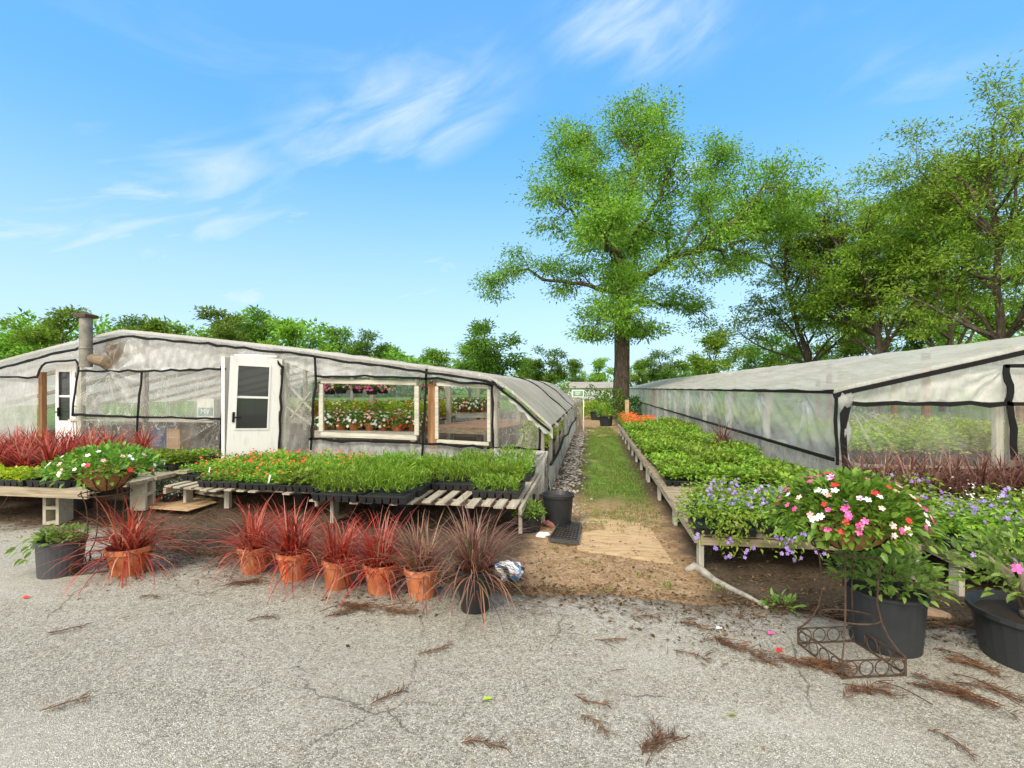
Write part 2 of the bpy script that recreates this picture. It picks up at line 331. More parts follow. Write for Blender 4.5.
# ---- camera, sky, sun -------------------------------------------------------
sc = bpy.context.scene
cam = bpy.data.objects.new('camera', bpy.data.cameras.new('camera')); C.objects.link(cam); sc.camera = cam
cam.location = (0, 0, CAMZ); cam.rotation_euler = (R(90), 0, YAW)
cam.data.lens = 36*FPX/1024; cam.data.sensor_width = 36; cam.data.shift_y = 4/1024; cam.data.clip_end = 3000; cam.data.clip_start = .05
SUN_EL, SUN_AZ = R(44), R(203)            # azimuth from +Y towards +X
def sky():
    w = bpy.data.worlds.new('World'); sc.world = w; w.use_nodes = True
    t = NT.__new__(NT); t.t = w.node_tree; t.t.nodes.clear(); t.out = t.t.nodes.new('ShaderNodeOutputWorld')
    d = t.n('TexCoord').outputs['Generated']
    sk = t.n('TexSky', sky_type='NISHITA', sun_disc=False, sun_elevation=SUN_EL, sun_rotation=SUN_AZ, air_density=1.0, dust_density=.6, ozone_density=2.2)
    s = t.n('Separate' 'XYZ', {0: d}).outputs
    el = t.math('ARCSINE', s[2])
    # direction round the horizon, measured from where the path runs out of the yard
    az = t.math('ARCTAN2', t.math('ADD', t.math('MULTIPLY', s[0], ca), t.math('MULTIPLY', s[1], sa)),
                t.math('SUBTRACT', t.math('MULTIPLY', s[1], ca), t.math('MULTIPLY', s[0], sa)))
    p = t.n('CombineXYZ', {0: az, 1: el, 2: 0.0}).outputs[0]
    pm = t.n('Mapping', {'Vector': p, 'Rotation': (0, 0, R(-24)), 'Scale': (1, 1, 1)}).outputs[0]
    ps = t.n('Mapping', {'Vector': pm, 'Scale': (2.2, 8.5, 1)}).outputs[0]
    n1 = t.noise(ps, 2.1, 6, .55, .55)
    n2 = t.noise(t.n('Mapping', {'Vector': p, 'Scale': (1.6, 5.5, 1), 'Location': (3.1, 1.7, 0)}).outputs[0], 1.6, 5, .55, .5)
    mask = None
    def blob(px, py, sx, sy, rot, amp):
        a = math.atan((px - CX)/FPX); e = math.atan((HY - py)/FPX*math.cos(a))
        q = t.n('VectorMath', {0: p, 1: (a, e, 0)}, operation='SUBTRACT').outputs[0]
        q = t.n('Mapping', {'Vector': q, 'Rotation': (0, 0, R(-rot))}).outputs[0]
        q = t.n('Mapping', {'Vector': q, 'Scale': (1/sx, 1/sy, 0)}).outputs[0]
        l = t.n('VectorMath', {0: q}, operation='LENGTH').outputs['Value']
        return t.math('MULTIPLY', t.mr(l, 1.0, 0.0), amp)
    for b in [(400, 115, .42, .15, 17, .95), (190, 200, .34, .18, 14, .9), (640, 20, .30, .14, 0, .9), (85, 238, .30, .13, 2, 1.), (270, 205, .22, .14, -5, .4),
              (420, 285, .34, .10, 4, .8), (250, 295, .28, .10, 8, .8), (110, 325, .5, .12, 0, .95), (660, 165, .16, .06, 0, .55), (900, 70, .25, .10, 0, .35), (480, 330, .7, .12, 0, .35)]:
        v = blob(*b); mask = v if mask is None else t.math('MAXIMUM', mask, v)
    behind = t.mr(s[1], .05, -.55)         # unseen cloud bank added behind the camera as soft neutral fill light
    cl = t.math('MULTIPLY', t.mr(t.math('ADD', n1, t.math('MULTIPLY', mask, .16)), .36, 1.02, 0, .85), t.mr(mask, .0, .75))
    n4 = t.noise(t.n('Mapping', {'Vector': t.n('Mapping', {'Vector': p, 'Rotation': (0, 0, R(-12))}).outputs[0], 'Scale': (2.6, 10, 1), 'Location': (7.3, 2.2, 0)}).outputs[0], 2.2, 7, .58, .5); mk2 = None
    for b in [(85, 238, .34, .12, 4, 1.), (170, 205, .26, .10, 14, .9), (110, 322, .5, .10, 2, .8), (270, 290, .3, .08, 6, .9), (420, 280, .34, .08, 4, .9), (660, 175, .16, .06, 0, .9), (275, 215, .10, .04, 0, .8)]:
        v = blob(*b); mk2 = v if mk2 is None else t.math('MAXIMUM', mk2, v)
    cl = t.math('MAXIMUM', cl, t.math('MULTIPLY', t.mr(n4, .36, .80, 0, .8), t.mr(mk2, 0, .7)))
    cl = t.math('ADD', cl, t.math('MULTIPLY', t.mr(n2, .52, .85), .22))
    hz = t.mr(el, .50, -.02, 0, .72)
    cl = t.math('MAXIMUM', cl, hz, clamp=True)
    high = t.mr(s[2], .80, .97)  # overhead part of the added fill cloud, outside the view
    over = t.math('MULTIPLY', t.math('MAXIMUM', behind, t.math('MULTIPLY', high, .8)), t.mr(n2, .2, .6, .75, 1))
    skc = t.n('HueSaturation', {'Hue': .505, 'Saturation': 1.12, 'Value': SKYV, 'Color': sk.outputs[0]}).outputs[0]
    skc = t.mix(1.0, skc, SKYTINT, 'MULTIPLY'); skc = t.mix(.62, skc, (.82, 2.30, 4.55, 1))
    col = t.mix(cl, skc, CLOUD)
    col = t.mix(over, col, FILL_CLOUD)
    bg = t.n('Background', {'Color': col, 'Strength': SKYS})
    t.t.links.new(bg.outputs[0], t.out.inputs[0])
    w.cycles.sampling_method = 'MANUAL'; w.cycles.sample_map_resolution = 512
SKYS, SKYV = .135, 1.02
SKYTINT = (.74, 1.30, 1.30, 1); CLOUD = (3.45, 4.05, 4.6, 1); FILL_CLOUD = (10.8, 10.1, 9.1, 1)
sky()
sun = bpy.data.objects.new('sun', bpy.data.lights.new('sun', 'SUN')); C.objects.link(sun)
sun.data.energy = 2.3; sun.data.angle = R(18); sun.data.color = (1, .94, .84)
sd = Vector((math.sin(SUN_AZ)*math.cos(SUN_EL), math.cos(SUN_AZ)*math.cos(SUN_EL), math.sin(SUN_EL)))
sun.rotation_euler = sd.to_track_quat('Z', 'Y').to_euler(); sun.location = (0, -5, 30)
vs = sc.view_settings; sc.display_settings.display_device = 'sRGB'; vs.view_transform = 'Standard'; vs.look = 'None'; vs.exposure = 0.84; vs.gamma = 1; vs.use_curve_mapping = False
cy = sc.cycles; cy.transparent_max_bounces = 14; cy.max_bounces = 6; cy.diffuse_bounces = 3; cy.glossy_bounces = 2; cy.transmission_bounces = 3; cy.use_denoising = True; cy.caustics_reflective = False; cy.caustics_refractive = False; cy.sample_clamp_indirect = 4

# ---- ground and pavement ----------------------------------------------------
def axis(lo, a, b, hi, step, grow):
    mid = list(np.arange(a, b, step)); up = [b]; st = step
    while up[-1] < hi: st *= grow; up.append(up[-1] + st)
    dn = [a]; st = step
    while dn[-1] > lo: st *= grow; dn.append(dn[-1] - st)
    return np.array(dn[:0:-1] + mid + up)
def edge_y(x):
    x = np.asarray(x, float)
    return 3.93 - .055*x + .05*np.sin(x*2.1) + .035*np.sin(x*5.3 + 1) + .02*np.sin(x*13.7) + .16*sstep(-1.2, -2.4, x) + .55*sstep(-3.6, -5.5, x)
def build_ground():
    xs = axis(-900, -10, 9, 900, .07, 1.25); ys = axis(-60, 3.2, 22, 1500, .07, 1.2)
    X, Y = np.meshgrid(xs, ys, indexing='ij'); Z = gz(X, Y)
    under = 1 - sstep(0, .12, Y - edge_y(X) + .05)
    Z = Z - .03*under
    mb = MB(); mb.grid(np.stack([X, Y, Z], -1))
    t = NT('yard_ground'); g = t.pos(); x, y, z = [t.n('SeparateXYZ', {0: g}).outputs[i] for i in range(3)]
    n1 = t.noise(g, 2.2, 6, .6); n2 = t.noise(g, 40, 6, .75); n3 = t.noise(g, 9, 7, .7, .6); n4 = t.noise(g, 140, 4, .7)
    soil = t.ramp(n2, [(.3, (.025, .018, .012)), (.48, (.06, .043, .028)), (.6, (.115, .08, .05)), (.74, (.23, .18, .12))])
    soil = t.mix(t.mr(n1, .4, .7, 0, .5), soil, (.15, .115, .08))
    sand = t.ramp(n3, [(.28, (.20, .12, .06)), (.5, (.36, .235, .125)), (.72, (.50, .37, .23))])
    sand = t.mix(t.mr(n2, .48, .64, 0, .85), sand, (.11, .06, .03))
    turf = t.ramp(n3, [(.3, (.055, .11, .015)), (.5, (.10, .185, .022)), (.7, (.16, .21, .05))])
    jx = t.math('ADD', x, t.math('MULTIPLY', t.math('SUBTRACT', n1, .5), .7)); jy = t.math('ADD', y, t.math('MULTIPLY', t.math('SUBTRACT', n3, .5), 1.6))
    def band(v, a, b, c, d): return t.math('MULTIPLY', t.mr(v, a, b), t.mr(v, d, c))
    sandm = t.math('MULTIPLY', band(jx, -.75, -.45, .75, 1.05), t.mr(jy, 8.2, 6.6))
    sandm2 = t.math('MULTIPLY', band(jx, -1, -.5, .8, 1.2), band(jy, 16.5, 18, 30, 34))
    patch = t.math('MULTIPLY', band(jx, -.4, .1, .5, .9), t.mr(n1, .54, .64, 0, .75))
    turfm = t.math('MULTIPLY', band(jx, -.25, .05, .62, .9), t.mr(jy, 6.6, 8.2))
    far = t.math('MAXIMUM', t.mr(y, 24, 34), t.mr(t.math('ABSOLUTE', x), 14, 20))
    c = t.mix(sandm, soil, sand); c = t.mix(turfm, c, turf); c = t.mix(t.math('MULTIPLY', patch, turfm), c, sand); c = t.mix(far, c, turf); c = t.mix(sandm2, c, sand)
    h = t.math('ADD', t.math('MULTIPLY', n2, .7), t.math('MULTIPLY', n4, .4))
    m = t.done(t.bsdf(c, .95, t.bump(h, .9, .03), .1))
    kind(obj('ground', mb, m, smooth=True), 'structure')
build_ground()
def build_pavement():
    xs = axis(-40, -9, 7, 40, .06, 1.3); T = np.concatenate([np.linspace(0, .9, 40), np.linspace(.902, 1, 60)])
    E = edge_y(xs); Y = -30 + (E[:, None] + 30)*T[None]; X = np.broadcast_to(xs[:, None], Y.shape)
    d = E[:, None] - Y
    Z = .012*sstep(0, .10, d) - .014*(1 - sstep(0, .03, d)) + .006*np.sin(X*1.3 + Y*.7)*np.sin(Y*1.1)*sstep(.2, 1, d)
    mb = MB(); mb.grid(np.stack([X, Y, Z], -1))
    t = NT('chip_seal_gravel'); g = t.pos()
    v = t.n('TexVoronoi', {'Vector': g, 'Scale': 125.0, 'Randomness': 1.0}); ve = t.n('TexVoronoi', {'Vector': g, 'Scale': 125.0}, feature='DISTANCE_TO_EDGE').outputs[0]
    rv = t.n('SeparateXYZ', {0: v.outputs['Color']}).outputs[0]
    nb = t.noise(g, .9, 5, .6); nm = t.noise(g, 5, 6, .65); nf = t.noise(g, 260, 3, .6); nk = t.noise(g, 26, 5, .7)
    c = t.ramp(rv, [(0, (.15, .135, .105)), (.16, (.28, .265, .22)), (.35, (.37, .355, .305)), (.7, (.445, .43, .38)), (.92, (.58, .57, .52)), (1, (.36, .29, .20))])
    c = t.mix(t.mr(nf, .35, .7, 0, .3), c, (.30, .27, .22))
    gap = t.math('MULTIPLY', t.mr(ve, .12, .02), t.mr(nk, .36, .60, .35, 1))
    hole = t.mr(nk, .60, .70)
    c = t.mix(t.math('MULTIPLY', gap, .88), c, (.07, .06, .045)); c = t.mix(t.math('MULTIPLY', hole, .5), c, (.09, .078, .06))
    c = t.mix(t.mr(nb, .45, .70, 0, .28), c, (.24, .22, .18)); c = t.mix(t.mr(t.noise(t.pos((.35, 1.2, 1), rot=(0, 0, .5)), 1.3, 5, .6), .5, .7, 0, .22), c, (.55, .54, .50)); c = t.mix(t.mr(nm, .56, .74, 0, .25), c, (.20, .17, .13))
    wv = t.n('VectorMath', {0: g, 1: t.n('VectorMath', {0: t.n('TexNoise', {'Vector': g, 'Scale': 3.0, 'Detail': 6.0, 'Roughness': .7}).outputs[1], 1: (.25, .25, 0)}, operation='MULTIPLY').outputs[0]}, operation='ADD').outputs[0]
    ce = t.n('TexVoronoi', {'Vector': wv, 'Scale': .62}, feature='DISTANCE_TO_EDGE').outputs[0]
    crack = t.math('MULTIPLY', t.mr(ce, .0055, .001), t.mr(t.noise(g, 1.1, 3, .6), .50, .60))
    c = t.mix(t.math('MULTIPLY', crack, .62), c, (.045, .036, .025))
    y = t.n('SeparateXYZ', {0: g}).outputs[1]; x = t.n('SeparateXYZ', {0: g}).outputs[0]
    ed = t.math('ADD', t.math('ADD', y, t.math('MULTIPLY', x, .055)), t.math('MULTIPLY', t.math('SUBTRACT', t.noise(g, 3.2, 7, .7), .5), 1.3))
    lf = t.mr(x, -3.4, -5.5, 0, .6)
    c = t.mix(t.mr(t.math('SUBTRACT', ed, lf), 3.55, 4.0, 0, .72), c, (.10, .072, .045))
    c = t.mix(t.math('MULTIPLY', t.mr(t.noise(t.pos((1, 1.6, 1)), 1.9, 8, .72, .6), .58, .70), .5), c, (.20, .155, .105)); c = t.mix(t.mr(t.noise(g, .45, 3, .5), .5, .62, 0, .18), c, (.62, .60, .55))
    c = t.mix(1.0, c, (1.065, 1.05, 1.0), 'MULTIPLY')
    h = t.math('SUBTRACT', t.math('ADD', t.math('MULTIPLY', t.mr(ve, 0, .25), .6), t.math('MULTIPLY', rv, .4)), t.math('ADD', t.math('MULTIPLY', hole, .5), crack))
    m = t.done(t.bsdf(c, .9, t.bump(h, .8, .008), .15))
    kind(obj('pavement', mb, m, smooth=True), 'structure')
build_pavement()

# ---- ground cover: gravel strip, path grass, litter ---------------------------
def rocks(n, xs, ys, size, sq=.55):
    mb = MB(); rg = np.random.default_rng(3)
    base = np.array([[1,0,0],[-1,0,0],[0,1,0],[0,-1,0],[0,0,1],[0,0,-1]], float)
    F = [(0,2,4),(2,1,4),(1,3,4),(3,0,4),(2,0,5),(1,2,5),(3,1,5),(0,3,5)]
    for _ in range(n):
        x = xs(rg); y = ys(rg); s = size*rg.uniform(.5, 1.6)*(1 + .02*(y - 6))
        v = base*s*rg.uniform(.6, 1.1, (6, 1)); v[:, 2] *= sq; a = rg.uniform(0, 6.28)
        rot = np.array([[math.cos(a), -math.sin(a), 0], [math.sin(a), math.cos(a), 0], [0, 0, 1]])
        mb.add(v @ rot.T + rg.normal(0, s*.12, (6, 3)) + np.array([x, y, gzf(x, y) + s*.2]), F)
    return mb
g1 = rocks(1700, lambda r: -.40 + r.normal(0, .12), lambda r: 5.9 + 13*r.uniform()**1.2, .024)
kind(obj('gravel', g1, M['stone']), 'stuff')
def grass():
    mb = MB(); rg = np.random.default_rng(5)
    for _ in range(12000):
        y = 5.6 + 15*rg.uniform()**1.35; x = rg.uniform(-.18, .80) + rg.normal(0, .07)
        pn = math.sin(x*5.1 + 1.7*math.sin(y*1.3))*math.sin(y*1.9 + x*2)
        if (y < 7.8 and rg.uniform() < .93 - (y-5.6)*.36) or (x < .0 and rg.uniform() < .35) or pn > .38 + rg.normal(0, .2): continue
        mb.blades(3, .03, (.045 + .025*rg.uniform())*(1.3 if y > 9 else 1), 1.0, .007, rg, 2, 0, (x, y, gzf(x, y)))
    for (px, py, k) in [(665, 588, 26), (605, 592, 14), (640, 578, 16), (590, 565, 16), (575, 590, 10), (720, 590, 20), (705, 555, 25), (715, 520, 20), (480, 540, 12), (560, 548, 12)]:
        c = G(px, py); mb.blades(k, .09, .07, .9, .008, rg, 3, 0, (c.x, c.y, gzf(c.x, c.y)))
    kind(obj('path_grass', mb, M['grass']), 'stuff')
grass()
def litter():
    mb = MB(); rg = np.random.default_rng(11); P = []; 
    for _ in range(9000):
        x = rg.uniform(-8, 4.2); e = float(edge_y(x)); y = e + abs(rg.normal(0, .9)) - .28*abs(rg.normal(0, 1))
        if -.45 < x < .9 and rg.uniform() < .55: continue
        P.append((x, y, (gzf(x, y) if y > e else .012) + .006))
    for _ in range(5200):
        x = rg.uniform(-6, 3.6); y = float(edge_y(x)) + .10 - abs(rg.normal(0, .26))*(1 + .8*math.sin(x*2.7)); P.append((x, y, .02))
    S = []
    for _ in range(2600):
        x = rg.uniform(-5.5, 3.2); y = float(edge_y(x)) + .05 - abs(rg.normal(0, .22))*(1.1 + math.sin(x*1.9 + 1)); S.append((x, y, .022 if y < float(edge_y(x)) else gzf(x, y) + .014))
    S = np.array(S); a_ = rg.normal(.15, .7, len(S)); mb.leaves(S, np.stack([np.cos(a_), np.sin(a_), rg.normal(.04, .06, len(S))], 1), rg.uniform(.05, .17, len(S)), .005, rg, droop=.03)
    P = np.array(P); n = len(P); az = rg.uniform(0, 6.28, n); D = np.stack([np.cos(az), np.sin(az), rg.normal(.05, .15, n)], 1)
    L = rg.uniform(.012, .05, n); mb.leaves(P, D, L, L*rg.uniform(.12, .5, n), rg, droop=.02)
    kind(obj('leaf_litter', mb, M['litter']), 'stuff')
litter()
# ---- plants as meshes ---------------------------------------------------------
def dome(rg, n, rx, ry, h, z0, shell=.5):
    u = rg.uniform(-1, 1, (n*3, 3)); u[:, 2] = np.abs(u[:, 2]); l = np.linalg.norm(u, axis=1); u = u[(l < 1) & (l > shell*rg.uniform(0, 1, n*3))][:n]
    P = u*np.array([rx, ry, h]) + np.array([0, 0, z0]); D = u*np.array([1/rx, 1/ry, .8/h])*max(rx, h)
    return P, D + rg.normal(0, .35, D.shape) + np.array([0, 0, .15])
def tray_shell(w, d, h):
    mb = MB(); nx = max(3, round(w/.09)); ny = max(2, round(d/.09))
    mb.box((0, 0, h-.008), (w, .014, .016)) if False else None
    for y in (-d/2+.006, d/2-.006): mb.box((0, y, h-.008), (w, .012, .016))
    for x in (-w/2+.006, w/2-.006): mb.box((x, 0, h-.008), (.012, d-.024, .016))
    for i in range(nx):
        for j in range(ny):
            if 0 < i < nx-1 and 0 < j < ny-1: continue
            cx = -w/2 + (i+.5)*w/nx; cy_ = -d/2 + (j+.5)*d/ny; a = w/nx*.46; b = d/ny*.46
            v = [(cx + sx*a*k, cy_ + sy*b*k, z) for z, k in ((0, .72), (h-.018, 1)) for sx, sy in ((-1,-1),(1,-1),(1,1),(-1,1))]
            mb.add(v, [(0,3,2,1),(0,1,5,4),(1,2,6,5),(2,3,7,6),(3,0,4,7)])
    mb.box((0, 0, h-.026), (w-.03, d-.03, .01))
    return mb
def tray_plants(kindname, w, d, h, H, seed):
    rg = np.random.default_rng(seed); mb = MB(); nx = max(3, round(w/.095)); ny = max(2, round(d/.095)); fl = MB()
    for i in range(nx):
        for j in range(ny):
            c = np.array([-w/2 + (i+.5)*w/nx, -d/2 + (j+.5)*d/ny, h-.02]) + np.append(rg.normal(0, .008, 2), 0)
            hh = H*rg.uniform(.75, 1.15)
            if kindname == 'fine':
                n = 34; t = rg.uniform(.1, 1, n); az = rg.uniform(0, 6.28, n); el = rg.uniform(.3, 1.35, n)
                P = c + np.stack([rg.normal(0, .022, n)*(.5+t), rg.normal(0, .022, n)*(.5+t), t*hh*.85], 1)
                D = np.stack([np.cos(az)*np.cos(el), np.sin(az)*np.cos(el), np.sin(el)], 1)
                mb.leaves(P, D, rg.uniform(.05, .085, n), .015, rg, droop=.12)
            elif kindname in ('broad', 'broadred', 'orange', 'chart', 'finered'):
                n = 30 if kindname != 'finered' else 34; P, D = dome(rg, n, .06, .06, hh*.75, 0, .7); P = P + c + np.array([0, 0, hh*.25]); n = len(P)
                L = rg.uniform(.045, .08, n) if kindname != 'finered' else rg.uniform(.03, .05, n)
                mb.leaves(P, D, L, L*.62, rg, droop=.2)
                nf = {'broad': 0, 'broadred': 1, 'orange': 4, 'chart': 0, 'finered': 1}[kindname]
                for _ in range(nf):
                    if kindname in ('finered', 'broadred') and rg.uniform() < .15: continue
                    q = rg.normal(0, .032, 2); fl.flower(c + np.array([q[0], q[1], hh*rg.uniform(.95, 1.15)]), (q[0]*8, q[1]*8 - .3, 1), rg.uniform(.013, .02)*(1.25 if kindname == 'orange' else 1), rg)
            elif kindname == 'white':
                n = 40; P, D = dome(rg, n, .06, .06, hh*.8, 0, .5); P += c; mb.leaves(P, D + np.array([0, 0, .5]), rg.uniform(.03, .06, len(P)), .014, rg, droop=.1)
                for _ in range(2):
                    q = rg.normal(0, .04, 2); fl.flower(c + np.array([q[0], q[1], hh*rg.uniform(.85, 1.1)]), (q[0]*8, q[1]*8 - .4, 1), .010, rg, 0, 6)
            elif kindname == 'purple':
                n = 34; az = rg.uniform(0, 6.28, n); t = rg.uniform(0, 1, n); rr = .15*t**.7
                P = c + np.stack([rr*np.cos(az), rr*np.sin(az), hh*(1.1 - .9*t*t)*rg.uniform(.4, 1, n)], 1); D = np.stack([np.cos(az), np.sin(az), rg.normal(.3, .5, n)], 1)
                mb.leaves(P, D, rg.uniform(.035, .06, n), .026, rg, droop=.2)
                if rg.uniform() < .42:
                    for _ in range(5):
                        q = rg.normal(0, .05, 2); fl.flower(c + np.array([q[0], q[1], hh*rg.uniform(.7, 1.05)]), (q[0]*10, q[1]*10 - .6, .8), .017, rg)
    return mb, fl
LEAF = {'fine': 'fine', 'broad': 'broad', 'broadred': 'broad', 'orange': 'broad', 'chart': 'chart', 'finered': 'fine', 'white': 'fine', 'purple': 'broad'}
FLC = {'broadred': 'f_red', 'orange': 'f_orange', 'finered': 'f_orange', 'white': 'f_white', 'purple': 'f_purple'}
def trailing(t, w, d, h, seed):
    rg = np.random.default_rng(seed + 900); mb = MB(); fl = MB()
    for k in range(30):
        x = rg.uniform(-w/2, w/2); L = rg.uniform(.10, .36); n = int(L*55)
        for i in range(n):
            u = i/n; p = (x + .05*math.sin(u*4 + k), -d/2 + .05 - .13*min(1, u*1.8) - .02*u, h + .13 - L*u*u*1.15 + .04*math.sin(u*3))
            mb.leaves([p], [[rg.normal(0, .7), -.6 + rg.normal(0, .3), -.3 + rg.normal(0, .4)]], rg.uniform(.035, .06), .024, rg, droop=.2)
        if rg.uniform() < .22:
            for _ in range(3): fl.flower((x + rg.normal(0, .02), p[1] - .02, p[2] + rg.normal(0, .02)), (rg.normal(0, .4), -1, .4), .017, rg)
    obj('trailing_stems', mb, M['broad'], t)
    if fl.n: obj('trailing_blossoms', fl, M['f_purple'], t)
def make_tray(kn, w, d, h, H, seed, trail=False):
    t = thing('plant_tray', 'x', 'plant tray')
    obj('tray', tray_shell(w, d, h), M['blackp'], t)
    mb, fl = tray_plants(kn, w, d, h, H, seed)
    obj('seedlings', mb, M[LEAF[kn]], t)
    if seed % 3 == 1: lb = MB(); lb.box((w*.2, -d*.36, h + .05), (.022, .003, .10), (R(-12), R(6), 0)); obj('plant_label', lb, M['white'], t)
    if trail: trailing(t, w, d, h, seed)
    if fl.n: obj('blossoms', fl, M[FLC[kn]], t)
    return t
class Kit:                                     # first use places the original, later uses place copies
    def __init__(s, makers): s.o = [[m, None] for m in makers]; s.k = 0
    def put(s, loc, rz, label, group=None, sc_=None):
        e = s.o[s.k % len(s.o)]; s.k += 1
        if e[1] is None:
            e[1] = e[0](); r = e[1]; r.location = loc; r.rotation_euler = (0, 0, rz); r['label'] = label
            if group: r['group'] = group
            if sc_ is not None: r.scale = (sc_,)*3
            return r
        r = dup(e[1], loc, rz, label, group, sc_ if sc_ is not None else 1.0)
        for ch in r.children:
            if ch.name.startswith(('seedlings', 'blossoms')) and r.name.startswith('plant_tray'): q = .74 + .5*((s.k*.618) % 1); ch.scale = (1, 1, q)
        return r
def kit(kn, w, d, h, H, n=3, s0=0): return Kit([lambda k=k: make_tray(kn, w, d, h, H, s0 + k) for k in range(n)])
ORD = ['first', 'second', 'third', 'fourth', 'fifth', 'sixth', 'seventh', 'eighth', 'ninth', 'tenth', 'eleventh', 'twelfth', 'thirteenth', 'fourteenth', 'fifteenth', 'sixteenth', 'seventeenth', 'eighteenth', 'nineteenth', 'twentieth', 'twenty-first', 'twenty-second', 'twenty-third', 'twenty-fourth', 'twenty-fifth', 'twenty-sixth', 'twenty-seventh', 'twenty-eighth']

# pots
def pot_prof(r, h, lip=.03, taper=.72, th=.012):
    return [(0.001, 0), (r*taper, 0), (r*(taper + (1-taper)*.8), h-lip), (r*.985, h-lip), (r*1.03, h-lip+.004), (r*1.03, h), (r*1.03-th, h), (r*.93-th, h-.05), (r*taper*.9, h*.5)]
def make_pot(t, r, h, mat, lip=.03, taper=.72, soil=True, name='pot', n=28):
    mb = MB(); mb.lathe(pot_prof(r, h, lip, taper), n); p = obj(name, mb, mat, t, smooth=False)
    if soil:
        s = MB(); s.disc((0, 0, h-.045), r*.93-.008, n); obj('soil', s, M['soil'], t)
    return p
def grass_pot(name, label, loc, r, h, potm, bladem, n, L, tilt, seed, group, bend=1.0, wd=.011, lo=.5):
    rg = np.random.default_rng(seed); t = thing(name, label, 'potted grass', loc, rg.uniform(0, 6.28), group)
    make_pot(t, r, h, potm, .045 if potm is M['terra'] else .02, .70)
    mb = MB(); mb.blades(n, r*.5, L, tilt, wd, rng=rg, seg=7, c=(0, 0, h-.05), bend=bend, lo=lo)
    obj('grass_blades', mb, bladem, t); return t
def shrub_pot(name, label, cat, loc, r, h, potm, leafm, n, rx, hz, z0, ll, seed, group=None, lip=.02, taper=.8, fine=True, soil=True, stems=8, wr=.45):
    rg = np.random.default_rng(seed); t = thing(name, label, cat, loc, rg.uniform(0, 6.28), group)
    make_pot(t, r, h, potm, lip, taper, soil)
    P, D = dome(rg, n, rx, rx, hz, h + z0, .75); mb = MB()
    L = rg.uniform(.6, 1.2, len(P))*ll; mb.leaves(P, D, L, L*wr, rg, fine=fine, droop=.3); obj('foliage', mb, leafm, t)
    if stems:
        sm = MB()
        for k in range(stems):
            q = P[rg.integers(len(P))]; sm.tube([(rg.normal(0, r*.25), rg.normal(0, r*.25), h-.05), tuple(q*np.array([.45, .45, 0]) + np.array([0, 0, h + (q[2]-h)*.5])), tuple(q)], [.006, .005, .003], 5)
        obj('stem', sm, M['bark'], t)
    return t
def blossoms(t, rg, n, rx, hz, z0, mats, rad, name='blossoms', up=.3):
    for m, k in mats:
        fl = MB()
        for _ in range(k):
            a = rg.uniform(0, 6.28); e = math.asin(rg.uniform(.02, .98)); d = Vector((math.cos(a)*math.cos(e), math.sin(a)*math.cos(e), math.sin(e)))
            c = Vector((d.x*rx*1.04, d.y*rx*1.04, z0 + d.z*hz*1.05)); fl.flower(c, (d.x, d.y, d.z + up), rad*rg.uniform(.75, 1.15), rg)
        obj(name, fl, M[m], t)

# iron plant stand: square base with rings, four curved legs, two hoops
def make_stand(label, loc, rz):
    t = thing('plant_stand', label, 'plant stand', loc, rz); s = .185
    cs = [(-s, -s), (s, -s), (s, s), (-s, s)]
    for i in range(4):
        a, b = cs[i], cs[(i+1) % 4]; mb = MB()
        for z in (.008, .098): mb.bar((*a, z), (*b, z), .007, .006)
        obj('base_rail', mb, M['rust'], t); mb = MB()
        for k in range(4):
            f = (k + .5)/4; p = (a[0] + (b[0]-a[0])*f, a[1] + (b[1]-a[1])*f, .053)
            mb.ring(p, .040, .0034, (b[1]-a[1], a[0]-b[0], 0), 20, 5)
        obj('base_rings', mb, M['rust'], t)
    for (x, y) in cs:
        mb = MB(); mb.tube([(x, y, 0), (x, y, .10)], .006, 5); pts = []
        k = 1/s*.7071
        for rr, z in ((s*1.414, .10), (.225, .135), (.185, .19), (.155, .26), (.135, .36), (.138, .48), (.15, .58), (.175, .65), (.19, .685), (.178, .70)):
            pts.append((x*k*rr, y*k*rr, z))
        mb.tube(pts, .005, 6); obj('leg', mb, M['rust'], t)
    mb = MB(); mb.ring((0, 0, .25), .150, .005, (.0, .16, 1), 36, 6); obj('lower_ring', mb, M['rust'], t)
    mb = MB(); mb.ring((0, 0, .655), .188, .005, (0, 0, 1), 36, 6); obj('top_ring', mb, M['rust'], t)
    return t
